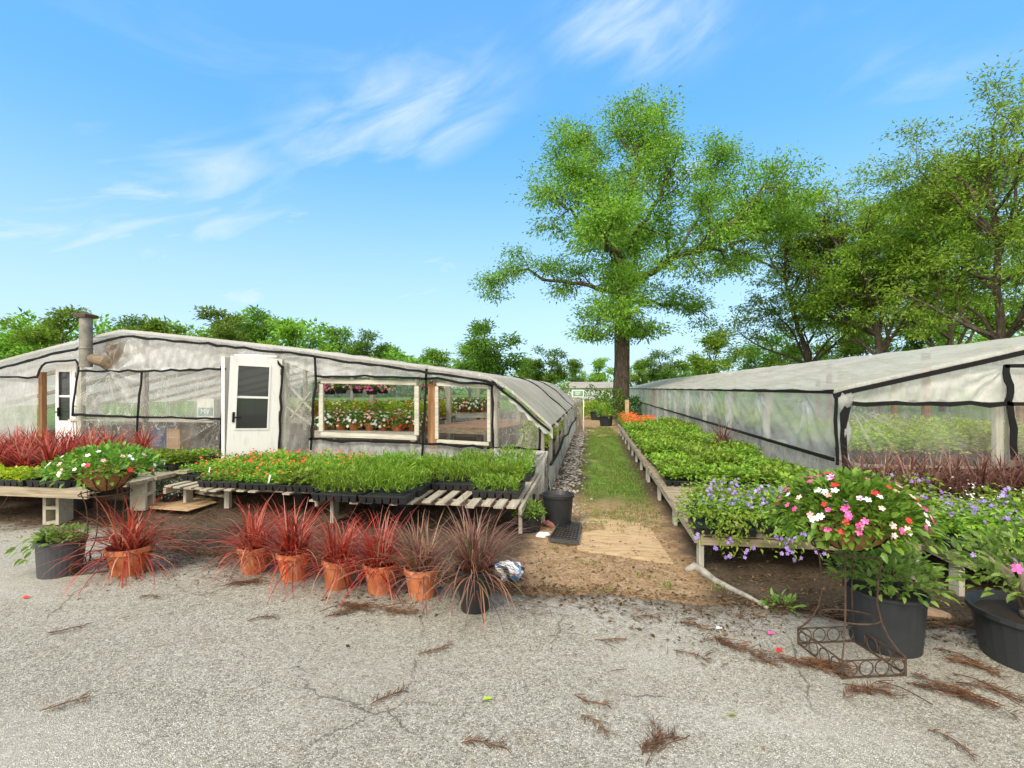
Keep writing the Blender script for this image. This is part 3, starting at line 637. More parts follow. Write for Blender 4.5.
def make_basket(label, loc, rz, rx, hz, flw, seed, leafn=900, bowl=.23, trail=1.0):
    rg = np.random.default_rng(seed); t = thing('flower_basket', label, 'flower basket', loc, rz)
    mb = MB(); n = 40; prof = [(.02, 0), (.09, .012), (.155, .06), (.20, .125), (bowl, .20), (bowl-.02, .205), (bowl-.03, .16)]
    V = []
    for (r, z) in prof:
        for k in range(n): q = r*(1 + .035*math.cos(k*PI*.8)) ; V.append((q*math.cos(2*PI*k/n), q*math.sin(2*PI*k/n), z))
    mb.add(V, [(i*n+k, i*n+(k+1)%n, (i+1)*n+(k+1)%n, (i+1)*n+k) for i in range(len(prof)-1) for k in range(n)]); obj('coco_liner', mb, M['coco'], t)
    mb = MB()
    for k in range(14):
        a = 2*PI*k/14; mb.tube([(math.cos(a)*r*1.06, math.sin(a)*r*1.06, z - .004) for r, z in prof[:5]], .0035, 5)
    mb.ring((0, 0, .20), bowl*1.05, .005, (0, 0, 1), 36, 5); obj('wire_frame', mb, M['strap'], t)
    mb = MB(); P, D = dome(rg, leafn, rx, rx, hz, .17, .8); L = rg.uniform(.03, .062, len(P)); mb.leaves(P, D, L, L*.5, rg, fine=True, droop=.25)
    leafn = int(leafn*trail); az = rg.uniform(0, 6.28, leafn//5); rr = rg.uniform(.75, 1.08, leafn//5)*rx; Q = np.stack([np.cos(az)*rr, np.sin(az)*rr, .20 - rg.uniform(-.02, .10, leafn//5)], 1)
    mb.leaves(Q, np.stack([np.cos(az), np.sin(az), rg.normal(-.2, .4, len(az))], 1), .06, .03, rg, fine=True); obj('foliage', mb, M['vinca'], t)
    blossoms(t, rg, 0, rx, hz, .17, flw, .020)
    return t
# ---- low tables and benches -----------------------------------------------------
def slat_bench(label, x0, x1, y0, y1, top, seed, legs=True, group=None, gap=.055, sw=.085, across=True, block_legs=False):
    rg = np.random.default_rng(seed); g0 = min(gzf(x, y) for x in (x0, x1) for y in (y0, y1))
    t = thing('plant_bench', label, 'bench', ((x0+x1)/2, (y0+y1)/2, 0), 0, group); L = (x1-x0); Wd = (y1-y0)
    sl = MB()
    if across:                                      # boards run along x
        y = -Wd/2
        while y < Wd/2 - sw*.6:
            sl.box((rg.normal(0, .012), y + sw/2, top-.010), (L, sw*rg.uniform(.88, 1), .018), (0, 0, rg.normal(0, .006))); y += sw + gap*rg.uniform(.6, 1.3)
        obj('slats', sl, M['woodx'], t)
    else:
        x = -L/2
        while x < L/2 - sw*.6:
            sl.box((x + sw/2, rg.normal(-.03, .05), top-.010), (sw*rg.uniform(.88, 1), Wd + rg.normal(0, .03), .018), (0, 0, rg.normal(0, .006))); x += sw + gap*rg.uniform(.6, 1.3)
        obj('slats', sl, M['wood'], t)
    rails = [((-L/2+.02, -Wd/2+.05), (-L/2+.02, Wd/2-.05)), ((L/2-.02, -Wd/2+.05), (L/2-.02, Wd/2-.05)), ((-L/2+.04, -Wd/2+(.02 if across else .32)), (L/2-.04, -Wd/2+(.02 if across else .32))), ((-L/2+.04, Wd/2-.02), (L/2-.04, Wd/2-.02))]
    for a, b in rails:
        r = MB(); r.bar((*a, top-.065), (*b, top-.055), .036, .066); obj('rail', r, M['wood'] if a[0] == b[0] else M['woodx'], t)
    ny = max(2, round(Wd/1.25) + 1); nx = max(2, round(L/1.8) + 1)
    for i in range(nx):
        for j in range(ny):
            x = -L/2 + .055 + (L-.11)*i/(nx-1); y = -Wd/2 + (.08 if across else .38) + (Wd-(.16 if across else .46))*j/(ny-1); z0 = gzf(x + (x0+x1)/2, y + (y0+y1)/2) - .03
            l = MB(); l.box((x, y, (z0 + top-.02)/2), (.04, .115, top-.022-z0)); obj('leg', l, M['palez'], t)
    return t
BT = .32
slat_bench('long low wooden bench by the path, its near section under violet flowers', .90, 2.72, 4.60, 8.9, BT, 1)
slat_bench('long low wooden bench by the path, middle section under leafy green trays', .90, 2.72, 8.94, 13.4, BT, 2)
slat_bench('long low wooden bench by the path, far section under orange blooms', .90, 2.72, 13.44, 18.3, BT, 3)
slat_bench('low wooden bench before the right greenhouse front, holding burgundy grass', 2.78, 6.2, 4.36, 6.34, BT, 4)
T2 = .38
slat_bench('low slatted pallet table under the fine green trays, nearest the path', -3.05, -.72, 5.10, 7.22, T2, 5, across=False, gap=.06, sw=.10)
slat_bench('low slatted pallet table under the orange-flowered green trays, beside the white door', -5.28, -3.10, 5.42, 7.22, T2, 6, across=False, gap=.06, sw=.10)
T1 = .42
t1 = thing('plank_table', 'thick weathered plank table on cinder blocks at the left edge', 'table', (-7.45, 5.8, 0))
for k, y in enumerate((4.86, 5.3, 5.75, 6.2, 6.65)):
    b = MB(); b.box((.0 + .03*(k % 2), y - 5.8, T1+.022), (3.9, .30 if k else .26, .045)); obj('plank', b, M['woodx'], t1)
b = MB(); b.box((0, 4.735-5.8, T1 + .0), (3.86, .035, .10)); obj('front_board', b, M['woodx'], t1)
def block(label, loc, rz):
    t = thing('cinder_block', label, 'cinder block', loc, rz); mb = MB(); w, d, h = .19, .19, .39
    for x in (-w/2+.018, w/2-.018): mb.box((x, 0, h/2), (.036, d, h))
    for z in (.018, h/2, h-.018): mb.box((0, 0, z), (w-.074, d, .036))
    for s in (-1, 1): pass
    mb.box((-w/2+.05, -.0, h-.030), (.03, d*.98, .03), (0, R(45), 0)); mb.box((w/2-.05, 0, h-.030), (.03, d*.98, .03), (0, R(45), 0))
    obj('block', mb, M['concrete'], t); return t
c = G(47, 523, .03); block('upright cinder block with its hollows facing out under plank table', (c.x+.03, c.y+.1, gzf(c.x, c.y+.1)-.005), R(8))
c = G(136, 508, .10); block('cinder block behind the coconut basket at the plank table end', (c.x, c.y+.1, gzf(c.x, c.y+.1)-.005), R(-80))
block('cinder block under the plank table at the photo left border', (-8.2, 5.0, gzf(-8.2, 5.0)-.005), R(50))

# trays on the slatted table (left)
CNT = {}
def nth(key): CNT[key] = CNT.get(key, -1) + 1; return ORD[CNT[key]]
kf = kit('fine', .53, .33, .085, .25, 4, 20); kr = kit('finered', .53, .33, .08, .17, 3, 40); kb2 = kit('broad', .53, .33, .08, .17, 2, 60)
cols = np.arange(-5.53, -.85, .56); nrow = 6
for i, x in enumerate(cols):
    for j in range(nrow):
        y = 5.20 + j*.355
        if i == len(cols)-1 and j == 0: continue
        if i == len(cols)-2 and j == 0: continue
        if i == 0 or (i == 1 and j < 2) or (i < 5 and j == 0): continue
        red = i <= 3 + (j > 2) or (i == 4 and j >= 4)
        K = kr if red else (kf if not (i == 4 and j < 2) else kb2)
        if (i*7 + j*5) % 17 == 3: continue
        y2 = y + (.05 if i in (1, 2) else 0) - (.06 if i in (5, 6) else 0)
        what = 'green tray with small orange blooms' if red else ('short leafy green tray' if K is kb2 else 'fine-leaved bright green tray')
        col = ORD[len(cols)-1-i] + ' column from right' 
        K.put((x + rnd.gauss(0, .012) - (.09 if i <= 4 else 0), y2 + rnd.gauss(0, .012), T2 + .002), rnd.gauss(0, .02), f'{what}, slatted left table, {col}, {nth(("L", i))} row', 'seedling trays on the slatted left table')
# trays on the path-side bench (right)
kb = kit('broad', .55, .41, .07, .21, 4, 80); ko = kit('orange', .55, .41, .07, .24, 2, 100); kv = kit('purple', .53, .33, .075, .26, 3, 120); kvf = Kit([lambda k=k: make_tray('purple', .53, .33, .075, .25, 124 + k, True) for k in range(3)]); kbr = kit('broadred', .55, .41, .07, .20, 2, 110)
for j in range(26):
    for i in range(3):
        x = 1.24 + i*.60; y = 6.95 + j*.44
        if i == 1: y -= .12
        if i == 2: y -= .75
        if i == 0 and j == 0: pass
        if y > 18.0 or (i == 2 and j == 9): continue
        if i == 2 and y < 6.9: pass
        if j >= 20 + i*3: K, what = ko, 'orange-red flowering tray'
        elif j >= 18 and i == 0: K, what = kbr, 'green tray with a few red blooms'
        else: K, what = kb, 'leafy green bedding tray'
        side = ('path-side', 'middle', 'wall-side')[i]
        K.put((x + rnd.gauss(0, .012), y + rnd.gauss(0, .015), BT + .002), rnd.gauss(0, .025), f'{what}, right bench, {side} column, {nth(("R", i))} from near end', 'bedding trays on the long right bench', rnd.uniform(.95, 1.06))
# violet trays at the near end
n = 0
for (x, y, wh) in [(1.14, 4.72, 'at the near path corner'), (1.74, 4.74, 'second in the front row'), (2.30, 4.73, 'behind the iron stand'), (1.22, 5.20, 'second row beside the path'), (1.80, 5.22, 'second row, middle'), (2.36, 5.20, 'second row, wall side'),
                   (1.35, 5.62, 'third row beside the path'), (1.92, 5.62, 'third row, middle'), (2.45, 5.6, 'third row, wall side')]:
    (kvf if y < 4.8 else kv).put((x, y, BT + .002), rnd.gauss(0, .05), f'violet trailing flower tray on right bench, {wh}', 'violet flower trays', 1.0)
for (x, y, wh) in [(3.06, 4.56, 'behind the round black pot'), (3.62, 4.58, 'above the black tub rim'), (4.18, 4.6, 'at the right photo edge'), (3.1, 4.96, 'second row behind the round pot'), (3.66, 4.98, 'second row above the tub'), (4.22, 5.0, 'second row at the right edge'), (3.14, 5.36, 'third row beside burgundy grass'), (3.16, 5.72, 'back row beside burgundy grass')]:
    (kvf if y < 4.8 else kv).put((x, y - .04, BT + .002), rnd.gauss(0, .05), f'violet flower tray on low right bench, {wh}', 'violet flower trays', 1.05)
kw = kit('white', .53, .33, .08, .20, 1, 140)
for (x, y, wh) in [(3.70, 5.38, 'left one'), (4.26, 5.40, 'right one'), (3.95, 5.74, 'back one')]:
    kw.put((x, y, BT + .002), .03, f'tray of small white daisies before burgundy grass, {wh}', 'white daisy trays')
# burgundy grass pots
def mkpurple(seed):
    t = grass_pot('potted_grass', 'x', (0, 0, 0), .085, .14, M['blackp'], M['purple'], 190, .74, 1.4, seed, None, 1.15, .015, .5); return t
kp = Kit([lambda k=k: mkpurple(200 + k) for k in range(3)]); n = 0
for j, y in enumerate((6.18, 5.92, 5.68)):
    for i in range(14 if j < 2 else 2):
        x = 2.98 + i*.235 + .1*(j % 2)
        kp.put((x, y, BT), rnd.uniform(0, 6), f'burgundy grass pot on right bench, {("wall", "middle", "front")[j]} row, {ORD[i]} from the greenhouse corner', 'burgundy grass pots')
kp.put((2.42, 9.85, BT + .05), 1.0, 'lone burgundy grass clump rising among leafy green trays on long bench', None, 1.05)

# trays and red grass on the plank table (far left)
kc = kit('chart', .53, .33, .075, .12, 1, 150); zt = T1 + .048
for i, x in enumerate((-7.27, -6.70)):
    kc.put((x, 4.93, zt), 0, f'chartreuse groundcover tray at the front of plank table, {("left one at photo edge", "right one")[i]}', 'chartreuse trays')
kb2.put((-6.13, 4.93, zt), 0, 'short green tray at front of plank table, beside chartreuse trays', 'green trays on the plank table')
kb2.put((-5.93, 5.34, zt), 0, 'short green tray in second row of plank table, behind coconut basket', 'green trays on the plank table')
kb.put((-5.95, 6.2, zt), .1, 'leafy green tray at the plank table right end, below the cloudy windows', 'green trays on the plank table')
kb.put((-5.9, 6.68, zt), 1.5, 'leafy green tray at back right corner of plank table by greenhouse', 'green trays on the plank table')
def mkred(seed): return grass_pot('potted_grass', 'x', (0, 0, 0), .10, .14, M['blackp'], M['red'], 150, .62, 1.5, seed, None, 1.0, .021, .5)
kg = Kit([lambda k=k: mkred(220 + k) for k in range(3)])
for j, y in enumerate((5.42, 5.82, 6.22, 6.62)):
    for i in range(7):
        x = -9.0 + i*.42 + .15*(j % 2)
        if x > -6.75: continue
        kg.put((x, y, zt), rnd.uniform(0, 6), f'red fountain grass pot on plank table, {ORD[j]} row back, {ORD[max(0, int((-6.75 - x)/.42))]} from right', 'red grass pots on the plank table')

# ---- pots along the pavement edge ---------------------------------------------
def base(px, py, r): c = G(px, py, .012); d = Vector((c.x, c.y, 0)).normalized(); c = c + d*r; return (c.x, c.y, .012 if c.y < float(edge_y(c.x)) else gzf(c.x, c.y))
gr = 'red grass in terracotta pots'
grass_pot('potted_grass', 'red grass in terracotta pot standing alone beside the grey pot', base(130, 577, .12), .172, .235, M['terra'], M['red'], 310, .74, 1.6, 301, gr, .95, .014, .32)
for i, (px, py, lab, sd, n, L, mt) in enumerate([(255, 575, 'red grass in terracotta pot, back left end of the grass row', 302, 280, .60, 'red'), (294, 582, 'tall red grass in terracotta pot, second from the row left end', 303, 310, .65, 'red'),
        (338, 591, 'red grass in tilted terracotta pot, third in the row', 304, 240, .58, 'red'), (381, 596, 'bright red grass drooping over terracotta pot, middle of row', 305, 290, .60, 'red'), (422, 601, 'sparse dull bronze grass in terracotta pot beside black pot', 306, 240, .64, 'bronze')]):
    t = grass_pot('potted_grass', lab, base(px, py, .1), .135, .225, M['terra'], M[mt], n, L, 1.3, sd, gr, .85, .0125, .42)
    if i == 2: t.rotation_euler = (R(2.5), R(3), 1)
t = grass_pot('potted_grass', 'large bronze grass in black pot at the row right end', base(475, 616, .12), .142, .30, M['blackp'], M['bronze'], 330, .74, 1.25, 307, 'bronze grass pots', 1.3, .011, .45)
shrub_pot('potted_plant', 'grey tapered pot with green leaves spilling over its left side', 'potted plant', base(60, 578, .15), .175, .30, M['greyp'], M['shrub'], 150, .17, .10, -.02, .075, 310, taper=.84, stems=0, wr=.4)
lp = [o for o in bpy.data.objects if o.get('label', '').startswith('grey tapered')][0]; lp.rotation_euler = (0, R(3), 0)
mb = MB(); rg = np.random.default_rng(9)
for _ in range(55):
    a = rg.normal(PI, .5); r_ = rg.uniform(.14, .34); mb.leaves([[r_*math.cos(a), r_*math.sin(a)*.8, .34 - max(0, r_-.15)*rg.uniform(.2, 1.6)]], [[math.cos(a), math.sin(a), -.6]], .085, .032, rg, fine=True)
obj('trailing_leaves', mb, M['shrub'], lp)
shrub_pot('potted_plant', 'round fine green plant in black pot below the table end', 'potted plant', base(529, 533, .12), .15, .19, M['blackp'], M['fine'], 520, .17, .17, -.03, .06, 311, fine=False, stems=0, wr=.2)
for i, (x, y, rr, hh, lab) in enumerate([(-1.55, 6.0, .14, .22, 'black pot in the shade under the slatted table right half'), (-2.2, 5.75, .12, .2, 'black pot in shade under the slatted table, left of another'), (-2.75, 6.1, .15, .24, 'large black pot in deep shade under the slatted table middle'), (-3.7, 5.95, .12, .19, 'black pot in shade under the orange-flowered tray table'), (-6.4, 5.4, .14, .22, 'black pot under the plank table right of the cinder block')]):
    e = thing('nursery_pot', lab, 'pot', (x, y, gzf(x, y))); make_pot(e, rr, hh, M['blackp'], .03, .8, n=18)
t = thing('nursery_pot', 'big empty black nursery pot standing beside the board', 'pot', base(558, 527, .15)); make_pot(t, .185, .36, M['blackp'], .035, .80)
shrub_pot('potted_plant', 'leafy shrub in tall round black pot behind the iron stand', 'potted shrub', base(885, 657, .2), .215, .345, M['tubp'], M['shrub'], 620, .30, .22, .03, .062, 312, taper=.86, stems=14)
tub = thing('planter_tub', 'wide black tub with desert rose shrub cut by right photo edge', 'planter', base(1036, 679, .26))
make_pot(tub, .30, .29, M['tubp'], .03, .80)
mb = MB(); rg = np.random.default_rng(14); tips = []
for k in range(9):
    a = k*.72 + rg.normal(0, .2); p0 = Vector((.03*math.cos(a), .03*math.sin(a), .26)); p1 = Vector((.13*math.cos(a), .13*math.sin(a), .44 + rg.uniform(0, .05))); p2 = Vector((.24*math.cos(a+.2), .24*math.sin(a+.2), .56 + rg.uniform(0, .08))); mb.tube([p0, p1, p2], [.026, .017, .008], 8); tips.append(p2)
mb.lathe([(.001, .24), (.075, .25), (.07, .29), (.04, .34), (.001, .36)], 16); obj('trunk', mb, plain('pale_succulent_bark', (.20, .165, .115), .8, .35, 18, .2, .3), tub, smooth=True)
mb = MB(); P, D = dome(rg, 760, .42, .42, .30, .44, .45); L = rg.uniform(.045, .085, len(P)); mb.leaves(P, D, L, L*.42, rg, fine=True); obj('foliage', mb, M['shrub'], tub)
fl = MB(); fl.flower((-.30, -.28, .62), (-.35, -1, .5), .028, rg); fl.flower((.16, -.25, .78), (.1, -1, .7), .026, rg); obj('blossoms', fl, M['f_pink'], tub)

# ---- iron stands and their baskets ---------------------------------------------
cs = [G(797.7, 646), G(844, 644), G(853, 683), G(907.5, 678.5)]; c = sum(cs, Vector())/4; ang = math.atan2((cs[1]-cs[0]).y, (cs[1]-cs[0]).x)
make_stand('rusty iron plant stand with ringed base on pavement by black pot', (c.x, c.y, .014), ang)
make_basket('overflowing basket of pink, white and red vinca on the iron stand', (c.x, c.y, .665), .4, .375, .26, [('f_pink', 60), ('f_white', 32), ('f_red', 18), ('f_salmon', 20)], 401, 2400)
c = cw((106-CX)/FPX*4.45, 4.45); make_stand('iron plant stand half hidden by red grass, holding coconut basket', (c.x, c.y, .014), .5)
make_basket('coconut fibre basket of white and pink vinca at left table end', (c.x, c.y, .69), 1.1, .40, .23, [('f_white', 34), ('f_salmon', 12), ('f_red', 3)], 402, 1500, .275, .2)

# ---- odds and ends on the ground ----------------------------------------------
def plank(name, label, cat, pts, th, mat, lift=.0):
    c = sum((Vector(p) for p in pts), Vector())/len(pts); t = MB(); n = len(pts)
    v = [(p[0]-c.x, p[1]-c.y, z) for z in (0, th) for p in pts]
    t.add(v, [tuple(range(n))[::-1], tuple(range(n, 2*n))] + [(i, (i+1) % n, n+(i+1) % n, n+i) for i in range(n)])
    o = obj(name, t, mat, loc=(c.x, c.y, gzf(c.x, c.y) + lift)); tag(o, label, cat); return o
bp = [G(*q) for q in [(580, 517), (600, 519), (630, 521), (650, 526), (655, 536), (668, 555), (674, 564), (655, 562), (620, 556), (594, 553), (577, 550), (579, 533)]]
plank('plywood_board', 'weathered tan board lying flat across the dirt path', 'board', bp, .018, M['ply'], -.004)
rgb = np.random.default_rng(55); mb = MB(); bo = [o for o in bpy.data.objects if o.name.startswith('plywood_board')][0]
zt_ = bo.location.z + .019; Pb = []
while len(Pb) < 110:
    px, py = rgb.uniform(572, 682), rgb.uniform(512, 568); q = G(px, py); Pb.append((q.x, q.y, zt_ if False else gzf(q.x, q.y) + .018))
az = rgb.uniform(0, 6.28, 110); mb.leaves(np.array(Pb), np.stack([np.cos(az), np.sin(az), np.full(110, .03)], 1), rgb.uniform(.015, .06, 110), .009, rgb, droop=.02); kind(obj('straw_litter', mb, M['litter']), 'stuff')
plank('loose_board', 'loose tan board lying under the slatted table left end', 'board', [G(183, 498), G(228, 505), G(226, 509), G(181, 502)], .025, M['woodx'], .015)
plank('cardboard_sheet', 'flattened pale cardboard lying between the two left tables', 'cardboard', [G(150, 505), G(200, 500), G(217, 511), G(188, 520), (G(150, 517))], .008, M['ply'], .012)
c = G(228, 514); t = MB(); t.box((0, 0, .13), (.07, .05, .26)); tag(obj('short_post', t, M['palez'], loc=(c.x, c.y, gzf(c.x, c.y))), 'short white post stub at the slatted table left end', 'post')
# bottomless tray like a grate
gc = [G(561, 524), G(581, 527), G(578, 546), G(549, 543)]; t = thing('grid_tray', 'black open-mesh tray lying by the big empty pot', 'tray', (*((gc[0]+gc[1]+gc[2]+gc[3])/4).xy, gzf(-.3, 5.2) + .02))
o_ = Vector(t.location); q = [v - o_ for v in gc]; fr = MB(); me_ = MB()
for i in range(4): a, b_ = q[i], q[(i+1) % 4]; fr.bar((a.x, a.y, .02), (b_.x, b_.y, .02), .013, .03)
for i in range(1, 8): a = q[0].lerp(q[1], i/8); b_ = q[3].lerp(q[2], i/8); me_.bar((a.x, a.y, .012), (b_.x, b_.y, .012), .012, .012)
for i in range(1, 10): a = q[0].lerp(q[3], i/10); b_ = q[1].lerp(q[2], i/10); me_.bar((a.x, a.y, .016), (b_.x, b_.y, .016), .010, .010)
obj('rim', fr, M['greyp'], t); obj('mesh', me_, M['blackp'], t)
# crumpled bag
mb = MB(); rg = np.random.default_rng(21); V = []
for i in range(9):
    for k in range(16):
        th = PI*(i+.0)/8; ph = 2*PI*k/16; r_ = .115*(1 + .22*math.sin(3*ph + i*1.3) + rg.normal(0, .07)); V.append((r_*math.sin(th)*math.cos(ph)*1.05, r_*math.sin(th)*math.sin(ph)*.8, .070 + .075*math.cos(th) + .035*math.sin(4*ph + 1)*math.sin(th)))
mb.add(V, [(i*16+k, (i+1)*16+k, (i+1)*16+(k+1) % 16, i*16+(k+1) % 16) for i in range(8) for k in range(16)])
def bagm():
    t = NT('printed_bag_plastic'); p = t.pos((1, 1, 1), obj=True); w = t.n('TexWave', {'Vector': p, 'Scale': 3.2, 'Distortion': 4.0, 'Detail': 2.0, 'Detail Scale': 1.5}, bands_direction='DIAGONAL').outputs[0]
    x = t.noise(p, 9, 2, .5)
    c = t.ramp(w, [(.0, (.035, .04, .05)), (.13, (.04, .05, .06)), (.2, (.66, .67, .66)), (.7, (.70, .70, .68))]); c = t.mix(t.mr(x, .57, .64), c, (.10, .30, .58))
    return t.done(t.bsdf(c, .35, t.bump(t.noise(p, 22, 4), .5, .01), .5))
c = G(508, 583); tag(obj('plastic_bag', mb, bagm(), loc=(c.x, c.y+.08, .0)), 'crumpled white and blue plastic bag right of the bronze grass', 'bag')
def stone(label, px, py, s, mat, seed, name='rock'):
    rg = np.random.default_rng(seed); mb = MB(); V = []; n = 10
    for i in range(6):
        for k in range(n):
            th = PI*i/5; ph = 2*PI*k/n; r_ = 1 + rg.normal(0, .1); V.append((s[0]*r_*math.sin(th)*math.cos(ph), s[1]*r_*math.sin(th)*math.sin(ph), s[2]*r_*math.cos(th) + s[2]*.5))
    mb.add(V, [(i*n+k, (i+1)*n+k, (i+1)*n+(k+1) % n, i*n+(k+1) % n) for i in range(5) for k in range(n)]); c = G(px, py); tag(obj(name, mb, mat, loc=(c.x, c.y, gzf(c.x, c.y))), label, 'rock')
stone('flat white stone between the green ball plant and mesh tray', 543, 537, (.085, .06, .03), plain('white_stone', (.58, .56, .52), .9, .2, 20), 31)
stone('reddish brick-like rock beside the big empty pot', 549, 527, (.075, .06, .045), plain('red_rock', (.30, .13, .10), .9, .3, 18), 32)
stone('tan rock slab on the dirt left of the black tub', 925, 617, (.17, .07, .045), plain('tan_rock', (.34, .22, .13), .95, .3, 14), 33)
# curved pale edging under the near bench corner
mb = MB(); ed = [G(*q, .05) for q in [(686, 566), (694, 563), (703, 567), (715, 575), (732, 584), (750, 593), (768, 603)]]
mb.tube([(p.x, p.y, gzf(p.x, p.y) + .012) for p in ed], [.02, .042, .035, .026, .022, .018, .012], 8)
tag(obj('edging_log', mb, plain('bleached_log', (.27, .25, .21), .9, .5, 14, .2, .4), smooth=True), 'bleached curved log lying on the soil at the near bench corner', 'log')
# weathered brace under near bench corner, dark leafy pots under the left tables
for i, (px, py) in enumerate([(152, 500), (172, 503), (187, 498)]):
    c = G(px, py, .08); shrub_pot('potted_plant', 'low grey-green plant on the ground between the left tables, ' + ('left one', 'middle one', 'right one')[i], 'potted plant', (c.x, c.y, gzf(c.x, c.y)), .12, .12, M['blackp'], M['grey'], 220, .20, .15, -.02, .05, 320+i, 'grey plants on the ground', stems=0, fine=False)
for (px, py, lab) in [(790, 618, 'small green weed sprouting at the pavement edge left of stand')]:
    c = G(px, py); mb = MB(); P, D = dome(rg, 40, .12, .10, .08, .01, .3); mb.leaves(P, D, .07, .025, rg, fine=True); tag(obj('weed', mb, M['shrub'], loc=(c.x, c.y+.15, gzf(c.x, c.y+.15))), lab, 'weed')
c = G(575, 601); 
# dead sprigs
def sprig(seed, n=70, L=.16):
    rg = np.random.default_rng(seed); mb = MB(); pts = [(L*(t-.5), .02*math.sin(t*4 + seed), .006 + .008*math.sin(t*3)) for t in np.linspace(0, 1, 6)]; mb.tube(pts, .0028, 4)
    t = rg.uniform(0, 1, n); P = np.stack([L*(t-.5), .02*np.sin(t*4 + seed), np.full(n, .008)], 1); s_ = rg.choice([-1, 1], n); D = np.stack([rg.uniform(.4, 1, n), s_*rg.uniform(.15, .9, n), rg.normal(.12, .2, n)], 1)
    mb.leaves(P, D, rg.uniform(.03, .075, n), .004, rg, droop=.05); return mb
SP = [(657, 745, 1.0, 1.3, 'thick brown conifer sprig at the bottom centre of the pavement', 1.2), (483, 745, .5, .5, 'brown sprig lying alone near the bottom edge, left of centre', 1.0), (388, 697, .3, .45, 'thin brown sprig on open pavement below the grass row', .9), (434, 650, .5, .8, 'dark brown sprig on the pavement below the big bronze grass', 1.1),
      (590, 701, -.3, .55, 'small brown sprig on open pavement, centre of the foreground', .8), (66, 630, .2, .6, 'brown sprig on bare pavement below the grey pot', .9), (64, 705, .7, .5, 'small brown sprig near the bottom left corner', .8), (150, 597, 0, .4, 'small brown sprig below the lone terracotta pot', .7), (262, 619, .2, .5, 'thin brown sprig on pavement below the row left end', .8),
      (645, 618, -.2, .5, 'brown sprig on the pavement near the dirt edge, centre', .8), (695, 626, -.6, .55, 'brown sprig on pavement below the bleached log', .8), (728, 645, -.5, 1.0, 'long brown sprig left of the iron stand', 1.3), (760, 657, -.5, 1.2, 'thick brown sprig heap just left of the stand base', 1.3), (820, 668, -.45, 1.8, 'long brown frond lying against the stand base', 1.7),
      (870, 690, -.2, 1.6, 'brown frond heap in front of the stand', 1.5), (935, 690, -.6, 1.9, 'brown frond trailing right of the stand', 1.6), (975, 668, -.3, 1.2, 'brown sprig heap left of the wide tub', 1.3), (985, 690, -.5, 1.6, 'brown frond in front of the wide tub', 1.5), (955, 655, -.6, .9, 'brown sprig behind, between round pot and tub', 1.1),
      (240, 583, .5, 1.3, 'long brown frond between lone pot and the grass row', 1.5), (360, 608, .1, 1.3, 'brown frond heap below the middle terracotta pots', 1.5), (400, 612, -.2, 1.3, 'brown frond heap below the bronze grass pots', 1.5), (340, 613, .6, 1.0, 'brown sprig below the tilted terracotta pot', 1.2), (610, 640, -.1, .8, 'brown sprig on the pavement crack, centre', 1.0), (690, 655, -.7, .8, 'pale brown sprig on pavement between dirt edge and bottom', 1.0), (595, 725, -.5, .6, 'brown twig near the bottom centre', .8), (950, 742, -.6, .5, 'small brown sprig at the bottom right', .8)]
for i, (px, py, a, s, lab, s2) in enumerate(SP):
    c = G(px, py, .02); mb = MB(); s = s*.85
    for k in range(1 if s < .8 else (3 if s < 1.4 else 5)):
        q = sprig(i*7+k, int(48*s2), .11 + .08*s2); e = Matrix.Rotation(a + rnd.gauss(0, .3), 3, 'Z')
        for v in q.V: q_ = v @ np.array(e).T + np.array([rnd.gauss(0, .06*s*.9), rnd.gauss(0, .03*s), 0])*(k > 0); v[:] = q_ + np.array([0, 0, .004*k])
        off = 0
        vv = np.concatenate(q.V); mb.add(vv, q.F)
    z = (.016 if c.y < float(edge_y(c.x)) else gzf(c.x, c.y) + .01)
    tag(obj('fallen_sprig', mb, M['sprig'], loc=(c.x, c.y, z)), lab, 'fallen sprig', 'dead brown sprigs')
for (px, py, m, lab) in [(768, 634, 'f_pink', 'pink petal on the pavement left of the stand'), (776, 651, 'f_red', 'red petal on the pavement close to the stand base'), (716, 629, 'f_white', 'white petal on the pavement near the dirt edge'), (22, 598, 'f_red', 'red petal on pavement below the grey pot'), (952, 630, 'f_pink', 'magenta petal right of the round black pot'), (728, 716, 'chart', 'yellow-green leaf on the open pavement, right of centre'), (483, 700, 'chart', 'small yellow leaf on the open pavement, centre left')]:
    c = G(px, py, .02); mb = MB(); mb.leaves([[0, 0, .003]], [[.9, .4, .1]], .05, .03, np.random.default_rng(px), fine=True, droop=.1); tag(obj('fallen_petal' if m != 'chart' else 'fallen_leaf', mb, M[m], loc=(c.x, c.y, .02)), lab, 'petal' if m != 'chart' else 'leaf')
